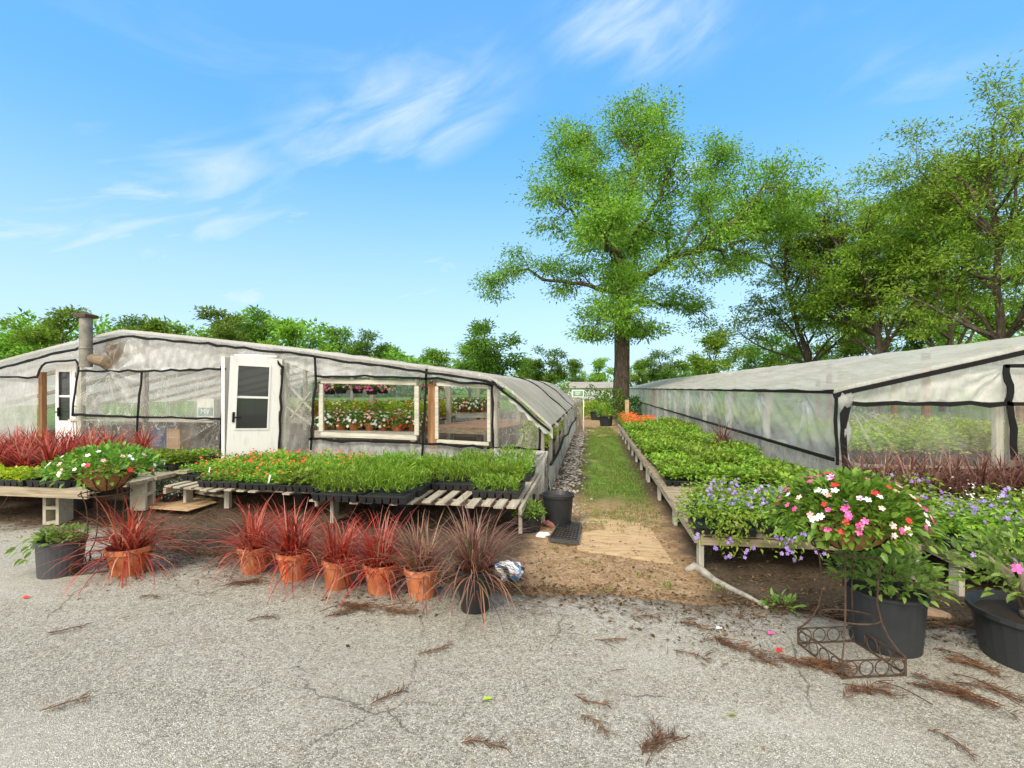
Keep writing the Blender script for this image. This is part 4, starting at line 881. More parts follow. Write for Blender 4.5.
# ---- left plastic greenhouse --------------------------------------------------
YF = 7.49
def pl(pts, u):                                # point on a polyline given by x
    xs = [p[0] for p in pts]; return float(np.interp(u, xs, [p[1] for p in pts]))
def panel(root, name, top, bot, mat, y, seed=0, amp=.014, pinch=None, nx=None, nz=14, world=True, sag=0, fz=None):
    """film stretched between two battens, with folds; top and bottom are sight-line polylines on the wall plane"""
    rg = np.random.default_rng(seed); T = [onY(*p, y) for p in top]; B = [onY(*p, y) for p in bot]
    if fz is not None: B = [Vector((b.x, b.y, fz(b.x) if callable(fz) else fz)) for b in B]
    def samp(P, n):
        s = np.linspace(0, 1, n); L = np.cumsum([0] + [(P[i+1]-P[i]).length for i in range(len(P)-1)]); L = L/L[-1]
        return np.stack([np.interp(s, L, [p[k] for p in P]) for k in range(3)], 1)
    n = nx or max(8, int(abs(T[-1].x - T[0].x)/(.014 if pinch else .035))); nz = nz*2 if pinch else nz; a, b = samp(T, n), samp(B, n); v = np.linspace(0, 1, nz)[None, :, None]
    P = a[:, None]*(1-v) + b[:, None]*v; X, Z = P[..., 0], P[..., 2]; d = np.zeros(X.shape)
    ph = rg.uniform(0, 6.28, 6); ga = np.zeros(X.shape)
    d += .5*np.sin(X*19 + Z*7 + ph[0] + 1.5*np.sin(Z*5 + ph[1])) + .35*np.sin(X*43 - Z*13 + ph[2]) + .4*np.sin(X*6 + Z*11 + ph[3])
    if pinch:
        for (px, py, k) in pinch:
            c = onY(px, py, y); an = np.arctan2(Z - c.z, X - c.x); r = np.hypot(Z - c.z, X - c.x); d += k*np.sin(an*13 + ph[4] + np.sin(an*5))*np.exp(-r/.45)*np.minimum(1, r/.12)*1.6; q_ = np.sin(an*17 + ph[5] + 1.5*np.sin(an*7 + ph[2])) + .35*np.sin(an*41 + ph[1]); ga = np.maximum(ga, np.clip((q_ - .45)/.5, 0, 1)*np.exp(-r/(.55*k**.5))*min(1, k))
    vv = np.broadcast_to(np.linspace(0, 1, nz)[None], X.shape); uu = np.broadcast_to(np.linspace(0, 1, n)[:, None], X.shape)
    env = np.minimum(1, np.minimum(np.minimum(vv, 1-vv)*nz/2.2, np.minimum(uu, 1-uu)*n/2.2))
    P[..., 1] += d*amp*env + sag*np.sin(PI*vv)
    mb = MB(); mb.grid(P); o = obj(name, mb, mat, root, smooth=True, world=world)
    if pinch: o.data.attributes.new('gather_glint', 'FLOAT', 'POINT').data.foreach_set('value', ga.ravel().astype(np.float32))
    return o
def strap(root, pts, y, w=.036, th=.014, name='batten', mat=None, jit=.010, seed=1):
    rg = np.random.default_rng(abs(seed + 1000 + int(pts[0][0]))); P = [onY(*p, y) for p in pts]; mb = MB(); Q = []
    for a, b in zip(P, P[1:]):
        k = max(2, int((b-a).length/.16))
        for i in range(k): Q.append(a.lerp(b, i/k) + Vector((rg.normal(0, jit), 0, rg.normal(0, jit)))*(i > 0))
    Q.append(P[-1])
    V = []; 
    for i, p in enumerate(Q):
        d = (Q[min(i+1, len(Q)-1)] - Q[max(i-1, 0)]).normalized(); s_ = Vector((-d.z, 0, d.x))*w/2*(1 + rg.normal(0, .12))
        V += [p + s_ + Vector((0, -th, 0)), p - s_ + Vector((0, -th, 0)), p - s_, p + s_]
    F = [(4*i+k, 4*i+(k+1) % 4, 4*i+4+(k+1) % 4, 4*i+4+k) for i in range(len(Q)-1) for k in range(4)] + [(3, 2, 1, 0), tuple(range(4*len(Q)-4, 4*len(Q)))]
    mb.add([tuple(v) for v in V], F); return obj(name, mb, mat or M['strap'], root, world=True)
def wpost(root, px, y0, y1, y, w, d=.09, name='post', mat=None, fl=False):
    a = onY(px, y0, y); b = onY(px, y1, y); z1 = gzf(a.x, y) - .03 if fl else b.z; mb = MB(); mb.box((a.x, y + d/2, (a.z+z1)/2), (w, d, a.z-z1)); return obj(name, mb, mat or M['palez'], root, world=True)
GL = thing('plastic_greenhouse', 'long low plastic-covered greenhouse with two doors and a flue, left of path', 'greenhouse', (-4.5, 13.5, .1))
RL = [(-190, 412), (-100, 388), (0, 362), (60, 346), (100, 336), (118, 331.5), (127, 330), (140, 331), (200, 337), (300, 348), (400, 362), (450, 369), (480, 373.5), (493, 377), (503, 383), (514, 391), (526, 401), (540, 414), (552, 425)]
prof = [onY(*p, YF) for p in RL]; y0, y1 = 7.40, 19.6
ys = np.concatenate([[7.40, 7.42], np.arange(7.55, 19.6, .12), [19.6]])
def roof_mesh(prof, ys, seed, amp=.015, sub=6, rib=1.15):
    xs = np.array([p.x for p in prof]); zs = np.array([p.z for p in prof]); L = np.cumsum(np.concatenate([[0], np.hypot(np.diff(xs), np.diff(zs))])); s = np.unique(np.concatenate([np.linspace(0, L[-1], 150), L]))
    px = np.interp(s, L, xs); pz = np.interp(s, L, zs); dx = np.gradient(px, s); dz = np.gradient(pz, s)
    Y, S = np.meshgrid(ys, s, indexing='ij'); d = amp*(np.sin(Y*5.1 + S*1.7) * .5 + np.sin(S*9 + Y*2.3 + 2*np.sin(Y)) * .5 + np.sin(Y*11 + S*5)*.3) - .014*np.abs(np.sin(PI*Y/rib))
    d = d*sstep(ys[0], ys[0]+.3, Y)
    return np.stack([px[None] - dz[None]*d, Y, pz[None] + dx[None]*d], -1)
mb = MB(); P = roof_mesh(prof, ys, 1, .02, rib=2.3); mb.grid(P)
lip = P[0].copy(); lip2 = lip.copy(); lip2[:, 2] -= .045; lip2[:, 1] -= .01; mb.grid(np.stack([lip2, lip], 0))
obj('roof_cover', mb, M['film_roof'], GL, smooth=True, world=True)
strap(GL, [(p[0], p[1] + 6.5) for p in RL[:12]], YF - .09, .04, .016, 'roof_edge_batten')
strap(GL, [(p[0], p[1] + 6.5) for p in RL[11:15]], YF - .09, .04, .016, 'roof_edge_batten')
strap(GL, [(493, 381), (500, 389), (512, 398), (526, 410), (540, 423), (550, 431)], YF - .05, .035, .014, 'roof_edge_batten')
for yy in (11.6, 15.4):                         # seams across the cover on the path side
    i = int(np.argmin(abs(ys - yy))); row = P[i][P[i][:, 0] > -1.9]; s_ = MB(); s_.tube([tuple(q + np.array([0, 0, .012])) for q in row[::3]], .016, 5); obj('roof_seam', s_, M['strap'], GL, world=True)
# film of the front wall
dn = lambda pts, k=4: [(x, y + k) for x, y in pts]
def roofseg(a, b, k=4): return [(a, pl(RL, a) + k)] + [(x, y + k) for x, y in RL if a < x < b] + [(b, pl(RL, b) + k)]
gl = lambda x: gzf(x, YF) - .02
panel(GL, 'gable_film', roofseg(-150, 37, 3), [(-150, 392), (37, 377)], M['film'], YF, 1, .012)
panel(GL, 'gable_film', roofseg(37, 79, 3), [(37, 376), (45, 364), (79, 361)], M['film'], YF, 2, .010)
panel(GL, 'gable_film', roofseg(79, 226, 3), [(79, 371), (226, 369)], M['film'], YF, 3, .03, [(113, 371, 1.3), (127, 335, .7)], nz=22)
panel(GL, 'gable_film', roofseg(226, 284, 3), [(226, 357), (284, 361)], M['film'], YF, 4, .02, [(280, 356, 1.)])
panel(GL, 'gable_film', roofseg(284, 316, 3), [(284, 362), (316, 374)], M['film'], YF, 5, .02, [(280, 356, 1.)])
panel(GL, 'gable_film', roofseg(316, 425, 3), [(316, 376), (425, 379)], M['film'], YF, 6, .012, [(427, 370, .6)])
panel(GL, 'gable_film', roofseg(425, 493, 3), [(425, 379), (493, 384)], M['film'], YF, 7, .012, [(427, 370, .6)])
panel(GL, 'wall_film', [(-150, 392), (37, 377)], [(-150, 470), (37, 470)], M['film'], YF, 8, .012, fz=gl)
panel(GL, 'wall_film', [(80, 371), (139, 372)], [(74, 415), (137, 417)], M['film_mid'], YF, 9, .035, [(112, 371, 1.7)], nz=20)
panel(GL, 'wall_film', [(142, 371), (224, 369)], [(138, 417), (221, 419)], M['film_mid'], YF, 10, .018, [(142, 373, .6), (223, 371, .6)], nz=20)
panel(GL, 'lower_film', [(74, 415), (137, 417)], [(74, 470), (137, 470)], M['film_low'], YF, 11, .015, fz=gl)
panel(GL, 'lower_film', [(138, 418), (222, 420)], [(138, 470), (222, 470)], M['film_low'], YF, 12, .03, [(221, 421, 1.2)], fz=gl)
panel(GL, 'wall_film', [(283, 361), (313, 375)], [(279, 470), (310, 470)], M['film_mid'], YF, 13, .03, [(281, 358, 1.5)], nz=24, fz=gl)
panel(GL, 'wall_film', [(495, 385), (508, 394), (524, 407), (542, 424)], [(494, 447), (508, 448), (524, 449), (542, 450)], M['film_low'], YF, 14, .014, [(495, 386, .6)])
panel(GL, 'skirt_film', [(309, 440), (421, 444), (494, 448)], [(309, 500), (421, 500), (494, 500)], M['film_skirt'], YF, 15, .025, fz=gl)
panel(GL, 'skirt_film', [(494, 448), (548, 451)], [(496, 491), (541, 496)], M['film_skirt2'], YF - .07, 16, .05, [(494, 448, 1.2), (548, 450, 1.2)], sag=-.08)
panel(GL, 'skirt_film', [(495, 449), (548, 452)], [(495, 500), (548, 500)], M['film_low'], YF + .01, 17, .02, fz=gl)
# hanging edge of the cover at the corner
mb = MB(); E = [onY(*p, YF) for p in [(500, 388), (514, 399), (528, 411), (540, 421), (553, 428)]]; n = 24
Ls = np.linspace(0, 4, n); top = np.stack([np.interp(Ls, range(5), [e[k] for e in E]) for k in range(3)], 1); v = np.linspace(0, 1, 6)
Pg = top[:, None] + np.array([0, -1, 0])*(.06 + .03*np.sin(np.arange(n)*1.1))[:, None, None]*v[None, :, None] + np.array([0, 0, -1])*(.05 + .09*np.linspace(0, 1, n) + .02*np.sin(np.arange(n)*1.7))[:, None, None]*v[None, :, None]
mb.grid(Pg); obj('cover_flap', mb, M['film'], GL, smooth=True, world=True)
# battens on the front
for pts in [[(-150, 391), (0, 377), (36, 377)], [(80, 371), (145, 371.5), (226, 369)], [(73, 415), (138, 417), (222, 419)], [(37, 378), (40, 370), (46, 363), (76, 360), (79, 366), (77, 380), (73, 416)], [(142, 372), (138, 417), (136, 450)],
            [(283, 366), (282, 385), (279, 452)], [(315, 357), (316, 376), (313, 410), (311, 450)], [(316, 376), (375, 377), (425, 379), (474, 383), (493, 386)], [(309, 439), (365, 441), (421, 443.5), (493, 448), (541, 450)],
            [(427, 366), (425, 400), (422, 458)], [(493, 380), (493, 448)], [(540, 427), (539, 458)], [(275, 357), (283, 368)], [(222, 366), (223, 400), (221, 455)]]:
    strap(GL, pts, YF - .045)
# timber behind the film
for px, a, w, mt in [(40, 372, .07, 'brown'), (79, 362, .09, 'palez'), (143, 336, .06, 'greyw'), (224, 352, .12, 'palez'), (284, 360, .08, 'palez'), (432.5, 384, .15, 'brown'), (494, 384, .09, 'palez'), (541, 424, .09, 'palez'), (-60, 385, .09, 'palez')]:
    wpost(GL, px, a, 460, YF + .05, w, .09, mat=M[mt], fl=True)
def wframe(pxs, w=.10):
    (ax, ay), (bx, by), (cx_, cy_), (dx_, dy_) = pxs; mb = MB()
    for p, q in (((ax, ay), (bx, by)), ((cx_, cy_), (dx_, dy_)), ((ax, ay), (cx_, cy_)), ((bx, by), (dx_, dy_))):
        mb.bar(onY(*p, YF + .02), onY(*q, YF + .02), .05, w, up=(0, 1, 0) if False else (0, 0, 1)) if abs(p[1]-q[1]) < 20 else mb.bar(onY(p[0], p[1], YF + .02) - Vector((0, 0, w/2 + .012)), onY(q[0], q[1], YF + .02) + Vector((0, 0, w/2 + .012)), w, .044, up=(0, 1, 0))
    obj('window_frame', mb, M['pale'], GL, world=True)
wframe([(321.5, 381), (417, 383), (321.5, 434), (417, 438)], .07); wframe([(437, 384), (489, 387), (437, 441), (489, 444)], .05)
# flue with hip cap and the stained elbow
a = onY(86, 367, YF - .16); z1 = onY(86, 318, YF - .16).z; fl_ = MB(); w = .097
fl_.lathe([(w*.98, 0), (w*.98, .30), (w*1.04, .31), (w*1.04, .33), (w*.97, .34), (w*.97, z1 - a.z)], 24, (a.x, a.y, a.z)); fl_.disc((a.x, a.y, a.z+.001), w*.9)
fo = obj('flue_pipe', fl_, M['galv'], GL, smooth=False, world=True)
cp = MB(); k = .12; cp.add([(a.x-k, a.y-k, z1+.0), (a.x+k, a.y-k, z1), (a.x+k, a.y+k, z1), (a.x-k, a.y+k, z1), (a.x-k, a.y-k, z1+.05), (a.x+k, a.y-k, z1+.05), (a.x+k, a.y+k, z1+.05), (a.x-k, a.y+k, z1+.05), (a.x, a.y, z1+.10)], [(3,2,1,0),(0,1,5,4),(1,2,6,5),(2,3,7,6),(3,0,4,7),(4,5,8),(5,6,8),(6,7,8),(7,4,8)])
obj('flue_cap', cp, M['rust'], fo); el = MB(); e0 = onY(94, 357, YF - .15); e1 = onY(110, 366, YF + .05); el.tube([(a.x, a.y, e0.z), tuple(e0.lerp(e1, .5)), tuple(e1)], [.085, .09, .10], 14); obj('flue_elbow', el, plain('sooty_elbow', (.22, .17, .11), .8, .5, 8), fo)
# doors
def door(hx, hz0, hz1, wd, rz, y, roll=0, glass=True, pane=(.22, .12, .86, .93), sash=.5):
    th = .042; h = hz1 - hz0; fm = MB(); x0, x1, za, zb = pane[0]*wd, (1-pane[1])*wd, pane[2] if False else h*.36, h*.93
    for (c_, s_) in [((-x0/2, 0, h/2), (x0, th, h)), ((-(x1+wd)/2, 0, h/2), (wd-x1, th, h)), ((-(x0+x1)/2, 0, za/2), (x1-x0, th, za)), ((-(x0+x1)/2, 0, (zb+h)/2), (x1-x0, th, h-zb))]: fm.box(c_, s_)
    e = obj('door', fm, M['white'], GL); e.location = Vector((hx, y, hz0)) - Vector(GL.location); e.rotation_euler = (0, roll, rz)
    g = MB(); g.box((-(x0+x1)/2, .004, (za+zb)/2), (x1-x0, .006, zb-za)); obj('pane', g, M['pane'], e)
    b = MB(); b.box((-(x0+x1)/2, 0, za + (zb-za)*sash), (x1-x0, .03, .035))
    for (c_, s_) in [((-x0-.012, -.024, (za+zb)/2), (.024, .012, zb-za)), ((-x1+.012, -.024, (za+zb)/2), (.024, .012, zb-za)), ((-(x0+x1)/2, -.024, za+.012), (x1-x0-.05, .012, .024)), ((-(x0+x1)/2, -.024, zb-.012), (x1-x0-.05, .012, .024))]: b.box(c_, s_)
    obj('sash_bar', b, M['white'], e)
    hg = MB()
    for zz in (.12, .5, .88): hg.box((-.012, -.024, h*zz), (.022, .008, .10))
    obj('hinge', hg, M['galv'], e)
    hn = MB(); hx_ = -wd+.075; hn.box((hx_, -.03, h*.47), (.035, .016, .16)); hn.tube([(hx_, -.04, h*.47), (hx_, -.075, h*.47), (hx_+.10, -.08, h*.468)], .011, 6); obj('handle', hn, M['strap'], e)
    return e
p = onY(279, 360, YF); door(p.x, gzf(p.x, YF) + .03, p.z + .02, .74, R(43), YF - .04, R(2.2))
jb = MB(); q0 = onY(226, 357, YF); jb.box((q0.x, YF, (q0.z + gzf(q0.x, YF))/2), (.06, .14, q0.z - gzf(q0.x, YF))); jb.box(((q0.x+p.x)/2 + .1, YF, q0.z+.01), (p.x-q0.x-.2, .12, .06)); obj('door_frame', jb, M['white'], GL, world=True)
p2 = onY(75, 364, YF + .1); door(p2.x, gzf(p2.x, YF), p2.z, .48, R(-4), YF + .14)
# long side towards the path
XS = -.655
sy = np.arange(YF, 19.6, .10)
def side_film(name, z0f, z1f, mat, xo, amp, seed, ya=YF, yb=19.6):
    yy = np.arange(ya, yb, .09); v = np.linspace(0, 1, 12); rg = np.random.default_rng(seed); Y, V_ = np.meshgrid(yy, v, indexing='ij'); z0_ = np.array([z0f(q) for q in yy])[:, None]; z1_ = np.array([z1f(q) for q in yy])[:, None]
    Z = z0_*(1-V_) + z1_*V_; X = XS + xo + amp*(np.sin(Y*7 + Z*9) + .6*np.sin(Y*17 - Z*5))*np.minimum(1, 4*V_*(1-V_) + .2)
    mb = MB(); mb.grid(np.stack([X, Y, Z], -1)); obj(name, mb, mat, GL, smooth=True, world=True)
side_film('side_film', lambda y: .02, lambda y: .46 + .05*math.sin(y*1.3), M['film_skirt2'], .03, .02, 1)
side_film('side_film', lambda y: .88, lambda y: 1.03, M['film_mid'], .0, .01, 2)
side_film('side_film', lambda y: .46, lambda y: .90, M['film_low'], -.01, .02, 3, 12.6)
for z_, xo in ((.465, .045), (.985, .015)):
    mb = MB(); mb.tube([(XS + xo + .01*math.sin(y*2.1), y, z_ + (.045*math.sin(y*1.3) if z_ < .6 else .012*math.sin(y*1.9))) for y in np.arange(YF, 19.6, .3)], .022, 6); obj('side_batten', mb, M['strap'], GL, world=True)
for y in np.arange(YF + 1.2, 19.6, 1.7):
    mb = MB(); mb.box((XS - .06, y, .5), (.07, .07, 1.02)); obj('post', mb, M['palez'], GL, world=True)
# far end and far side, posts and rafters inside
pe = [p for p in prof]; mb = MB(); Pg = np.stack([np.array([[p.x, 19.55, z] for z in np.linspace(gzf(p.x, 19), p.z-.04, 8)]) for p in pe], 0); mb.grid(Pg); obj('end_film', mb, M['film_low'], GL, smooth=True, world=True)
mb = MB(); xl = prof[0].x; Pg = np.stack([np.array([[xl, y, z] for z in np.linspace(.3, prof[0].z, 6)]) for y in np.arange(YF, 19.6, .5)], 0); mb.grid(Pg); obj('side_film', mb, M['film_low'], GL, smooth=True, world=True)
for y in (10.2, 13.0, 15.8):
    for px in (125, 300, 400, 493):
        q = onY(px, pl(RL, px), YF); mb = MB(); mb.box((q.x, y, (q.z - .06 + gzf(q.x, y))/2), (.085, .085, q.z - .06 - gzf(q.x, y))); obj('inner_post', mb, M['palez'], GL, world=True)
for y in (8.6, 10.2, 11.6, 13.0, 14.4, 15.8, 17.2, 18.6):
    mb = MB()
    for a_, b_ in zip(prof, prof[1:]): mb.bar((a_.x, y, a_.z - .10), (b_.x, y, b_.z - .10), .04, .08)
    obj('rafter', mb, M['palez'], GL, world=True)
# bracing seen through the film beside the door
for (p, q) in (((284, 380), (312, 410)), ((284, 405), (312, 425)), ((286, 425), (311, 392))):
    mb = MB(); mb.bar(onY(*p, YF + .10), onY(*q, YF + .10), .02, .05, up=(0, 1, 0)); obj('brace', mb, M['pale'], GL, world=True)
# fertiliser cartons seen dimly through the film, with printed fronts
def carton(label, px, py, y, w, h, col, bandc, letters=None):
    c = onY(px, py, y); t = thing('carton', label, 'carton', (c.x, y, c.z - h/2)); mb = MB(); mb.box((0, 0, h/2), (w, .25, h)); obj('box', mb, plain('carton_card', col, .8, .12, 8), t)
    mb = MB(); mb.box((0, -.128, h*.32), (w*.88, .006, h*.42)); obj('printed_band', mb, plain('carton_band', bandc, .7, .1, 8), t)
    if letters:
        cu = bpy.data.curves.new('lettering', 'FONT'); cu.body = letters; cu.size = h*.40; cu.align_x = 'CENTER'; cu.extrude = .001; tmp = bpy.data.objects.new('lettering_curve', cu); C.objects.link(tmp); o = bpy.data.objects.new('lettering', bpy.data.meshes.new_from_object(tmp.evaluated_get(bpy.context.evaluated_depsgraph_get()))); bpy.data.objects.remove(tmp); C.objects.link(o); o.parent = t; o.location = (0, -.133, h*.19); o.rotation_euler = (R(90), 0, 0); o.data.materials.clear(); o.data.materials.append(plain('white_print', (.75, .75, .73), .7, .05))
    return t
carton('pale carton with green band behind the cloudy left window film', 86, 406, YF + .22, .32, .34, (.62, .62, .58), (.14, .24, .19), 'MV')
carton('pale carton with green band behind film beside the white door', 211, 408, YF + .22, .32, .32, (.62, .62, .58), (.17, .27, .24), 'MV')
carton('tan carton behind the dark lower film left of the door', 179, 438, YF + .35, .26, .36, (.42, .27, .15), (.36, .22, .12))
carton('blue carton behind the dark lower film left of the door', 160, 436, YF + .5, .44, .34, (.10, .20, .36), (.07, .13, .25))
for (lab, y, z_) in (('shelf under the cartons inside the cloudy left windows', YF + .22, None),):
    a = onY(76, 416, y); b = onY(220, 420, y); t = thing('shelf', lab, 'shelf', ((a.x+b.x)/2, y, 0)); mb = MB(); mb.box((0, .06, min(a.z, b.z) - .02), (b.x-a.x, .4, .03)); obj('board', mb, M['pale'], t)
    for x in (a.x + .1, b.x - .1): mb = MB(); mb.box((x - (a.x+b.x)/2, .2, (min(a.z, b.z)-.04)/2 + .1), (.05, .05, min(a.z, b.z) - .24)); obj('leg', mb, M['palez'], t)
# ---- inside the left greenhouse ------------------------------------------------
def inbench(label, xa, xb, ya, yb, top, mat='pale', n=None, rz=0):
    t = thing('greenhouse_bench', label, 'bench', ((xa+xb)/2, (ya+yb)/2, 0), rz); L = xb-xa; Wd = yb-ya; mb = MB(); y = -Wd/2
    while y < Wd/2 - .05: mb.box((0, y+.045, top-.011), (L, .085, .022)); y += .105
    obj('slats', mb, M[mat], t)
    for s in (-1, 1): mb = MB(); mb.box((0, s*(Wd/2-.01), top-.075), (L, .03, .10)); obj('rail', mb, M['pale'] if mat == 'pale' else M['woodx'], t)
    for sx in (-1, 1):
        for s in (-1, 1): g_ = gzf((xa+xb)/2, ya) - .02; mb = MB(); mb.box((sx*(L/2-.08), s*(Wd/2-.08), (top-.03+g_)/2), (.07, .07, top-.03-g_)); obj('leg', mb, M['palez'], t)
    return t
za = onY(365, 431, 8.55).z; xa, xb = onY(316, 431, 8.55).x, onY(430, 431, 8.55).x - .25
inbench('pale slatted shelf bench just inside the wide window opening', xa, xb, 8.5, 9.2, za)
inbench('second slatted bench further inside, behind the begonia row', xa - 1.5, xb, 9.75, 11.2, za + .16)
def begonia(fm, seed, leaf='vinca', nf=34):
    rg = np.random.default_rng(seed); t = thing('potted_begonia', 'x', 'potted flower', (0, 0, 0)); make_pot(t, .11, .13, M['terra'], .02, .75, n=16)
    P, D = dome(rg, 230, .21, .21, .27, .07, .6); mb = MB(); mb.leaves(P, D, .06, .045, rg); obj('foliage', mb, M[leaf], t); blossoms(t, rg, 0, .21, .27, .08, [(fm, int(nf*1.6))], .028); return t
kbw = Kit([lambda: begonia('f_white', 501), lambda: begonia('f_salmon', 502), lambda: begonia('f_white', 503, nf=26), lambda: begonia('f_salmon', 504, nf=40)])
kby = Kit([lambda: begonia('f_salmon', 505, 'chart', 8), lambda: begonia('f_orange', 506, 'broad', 14), lambda: begonia('f_white', 507, 'chart', 10)])
krd = Kit([lambda: begonia('f_red', 508, nf=30)])
COLN = ('white', 'pink', 'white', 'pink')
for i, x in enumerate(np.linspace(xa + .12, xb - .1, 7)):
    if i == 5: krd.put((x, 8.62, za), 0, 'red begonia pot on the shelf inside the wide window opening', 'begonias inside the window')
    else: kbw.put((x, 8.68 + .05*(i % 2), za), i, f'{COLN[kbw.k % 4]} begonia pot, front row inside wide window, {ORD[i]} from left', 'begonias inside the window')
for i, x in enumerate(np.linspace(xa - .1, xb - .05, 8)): kbw.put((x, 9.05, za), i*2, f'{COLN[kbw.k % 4]} begonia pot, second row inside wide window, {ORD[i]} from left', 'begonias inside the window')
for j, y in enumerate((9.95, 10.4, 10.85)):
    for i, x in enumerate(np.linspace(xa - 1.2, xb - .1, 8)): kby.put((x, y, za + .16), i + j, f'{("pale green", "orange-flowered", "white-flecked")[kby.k % 3]} potted plant, inner bench {ORD[j]} row, {ORD[i]} from left', 'plants on the inner bench')
def hbasket(fm, seed):
    rg = np.random.default_rng(seed); t = thing('hanging_basket', 'x', 'hanging basket', (0, 0, 0)); make_pot(t, .13, .13, M['blackp'], .02, .7, n=16)
    P, D = dome(rg, 160, .22, .22, .16, .08, .5); mb = MB(); mb.leaves(P, D, .06, .035, rg); obj('foliage', mb, M['vinca'], t); blossoms(t, rg, 0, .23, .17, .06, [(fm, 50)], .03)
    mb = MB()
    for k in range(3): mb.tube([(.12*math.cos(k*2.09), .12*math.sin(k*2.09), .13), (0, 0, .42)], .003, 4)
    obj('hanger', mb, M['strap'], t); return t
kh = Kit([lambda: hbasket('f_salmon', 520), lambda: hbasket('f_pink', 521), lambda: hbasket('f_pink', 522)])
for i, (px, py) in enumerate([(341, 391), (358, 391), (372, 392), (383, 391), (432, 392), (330, 392)]):
    q = onY(px, py, 9.0 + .3*(i % 2)); kh.put((q.x, q.y, q.z - .05), i, f'hanging basket of {("pale pink", "magenta", "magenta")[i % 3]} flowers inside left greenhouse, {("near wide window centre left", "left of window centre", "at window centre", "right of window centre", "beside the brown post", "at wide window left edge")[i]}', 'hanging baskets in the greenhouse')
# empty slatted bench behind the second opening, with begonias behind
q = onY(437, 430, 8.3); q2 = onY(486, 405, 11.0)
eb = inbench('empty reddish slatted bench behind the second window opening', q.x - .05, q.x + 1.35, 8.75, 11.3, q.z + .02, 'redwood', rz=R(-14))
inbench('far inner bench carrying white begonias behind the empty bench', -4.5, -2.5, 11.9, 13.2, 1.0)
for j, y in enumerate((12.0, 12.5, 13.0)):
    for i, x in enumerate(np.linspace(-4.4, -2.6, 8)): kbw.put((x, y, 1.0), i + j, f'{COLN[kbw.k % 4]} begonia on far inner bench, {ORD[j]} row, {ORD[i]} from left', 'begonias on the far inner bench')
kcz = Kit([lambda k=k: make_tray('chart', .53, .40, .075, .46, 155 + k) for k in range(2)])
sb = inbench('narrow bench inside the path-side wall, under yellow-green plants', -1.25, -.76, 7.9, 12.4, .50)
for i in range(8): kcz.put((-.93, 8.0 + i*.56, .502), PI/2, f'tall yellow-green tray inside the path-side wall, {ORD[i]} from the front corner', 'yellow-green trays inside the side wall')
# ---- right plastic greenhouse --------------------------------------------------
YR, XR = 6.45, 2.88
GR = thing('plastic_greenhouse', 'long clear-sided plastic greenhouse with pale sloping roof, right of path', 'greenhouse', (5.6, 22, 0))
pr = [Vector((2.79, 0, 1.585)), Vector((2.91, 0, 1.625)), Vector((4.3, 0, 1.965)), Vector((5.5, 0, 2.27)), Vector((5.62, 0, 2.285)), Vector((5.74, 0, 2.27)), Vector((8.3, 0, 1.6))]
ysr = np.concatenate([[6.36, 6.38], np.arange(6.5, 42, .2)]); mb = MB(); P = roof_mesh(pr, ysr, 2, .008, rib=1.5); mb.grid(P); lip = P[0].copy(); lip2 = lip.copy(); lip2[:, 2] -= .05; mb.grid(np.stack([lip2, lip], 0)); obj('roof_cover', mb, M['film_roof2'], GR, smooth=True, world=True)
def xbar(name, a, b, w, h, mat): mb = MB(); mb.bar(a, b, w, h); return obj(name, mb, mat, GR, world=True)
mb = MB()
for a_, b_ in zip(pr, pr[1:]): mb.bar((a_.x, YR - .075, a_.z - .075), (b_.x, YR - .075, b_.z - .075), .02, .065)
obj('roof_edge_batten', mb, M['strap'], GR, world=True)
xbar('eave_batten', (XR - .03, YR + .02, 1.555), (XR - .03, 42, 1.555), .02, .05, M['strap'])
xbar('sill_batten', (XR - .03, YR + .05, .745), (XR - .03, 42, .745), .02, .045, M['strap'])
def rside(name, z0, z1, ya, yb, mat, seed, amp=.01, pin=()):
    yy = np.arange(ya, yb + .01, .035 if yb < 25 else .1); v = np.linspace(0, 1, 30); Y, V_ = np.meshgrid(yy, v, indexing='ij'); Z = z0 + (z1-z0)*V_; d = .5*np.sin(Y*5.3 + Z*9 + seed) + .4*np.sin(Y*13 - Z*21) + .3*np.sin(Y*2.1 + Z*4)
    ga = np.zeros(Y.shape)
    for (py, pz, k) in pin: an = np.arctan2(Z-pz, Y-py); r = np.hypot(Z-pz, Y-py); d = d + k*np.sin(an*11 + seed)*np.exp(-r/.8)*np.minimum(1, r/.1); q_ = np.sin(an*13 + seed + 1.5*np.sin(an*5 + py)) + .4*np.sin(an*37 + py); ga = np.maximum(ga, np.clip((q_ - .75)/.5, 0, 1)*np.exp(-r/.75)*.9)
    mb = MB(); mb.grid(np.stack([XR + d*amp*np.minimum(1, 5*V_*(1-V_)+.1), Y, Z], -1)); o = obj(name, mb, mat, GR, smooth=True, world=True); o.data.attributes.new('gather_glint', 'FLOAT', 'POINT').data.foreach_set('value', ga.ravel().astype(np.float32))
rside('side_film', .77, 1.56, YR + .05, 11.5, M['film_side'], 1, .022, [(7.4, 1.55, 2), (9.3, 1.55, 2.2), (11.4, 1.55, 1.5)]); rside('side_film', .77, 1.56, 11.5, 24.0, M['film_side'], 2, .022, [(13, 1.55, 1.8), (16, 1.55, 1.8), (19.5, 1.55, 2)]); rside('side_film', .77, 1.56, 25.2, 42, M['film_side'], 3, .03, [(27, 1.55, 2), (30, 1.55, 2)])
rside('skirt_film', .0, .74, YR + .05, 42, M['film_skirt'], 4, .02)
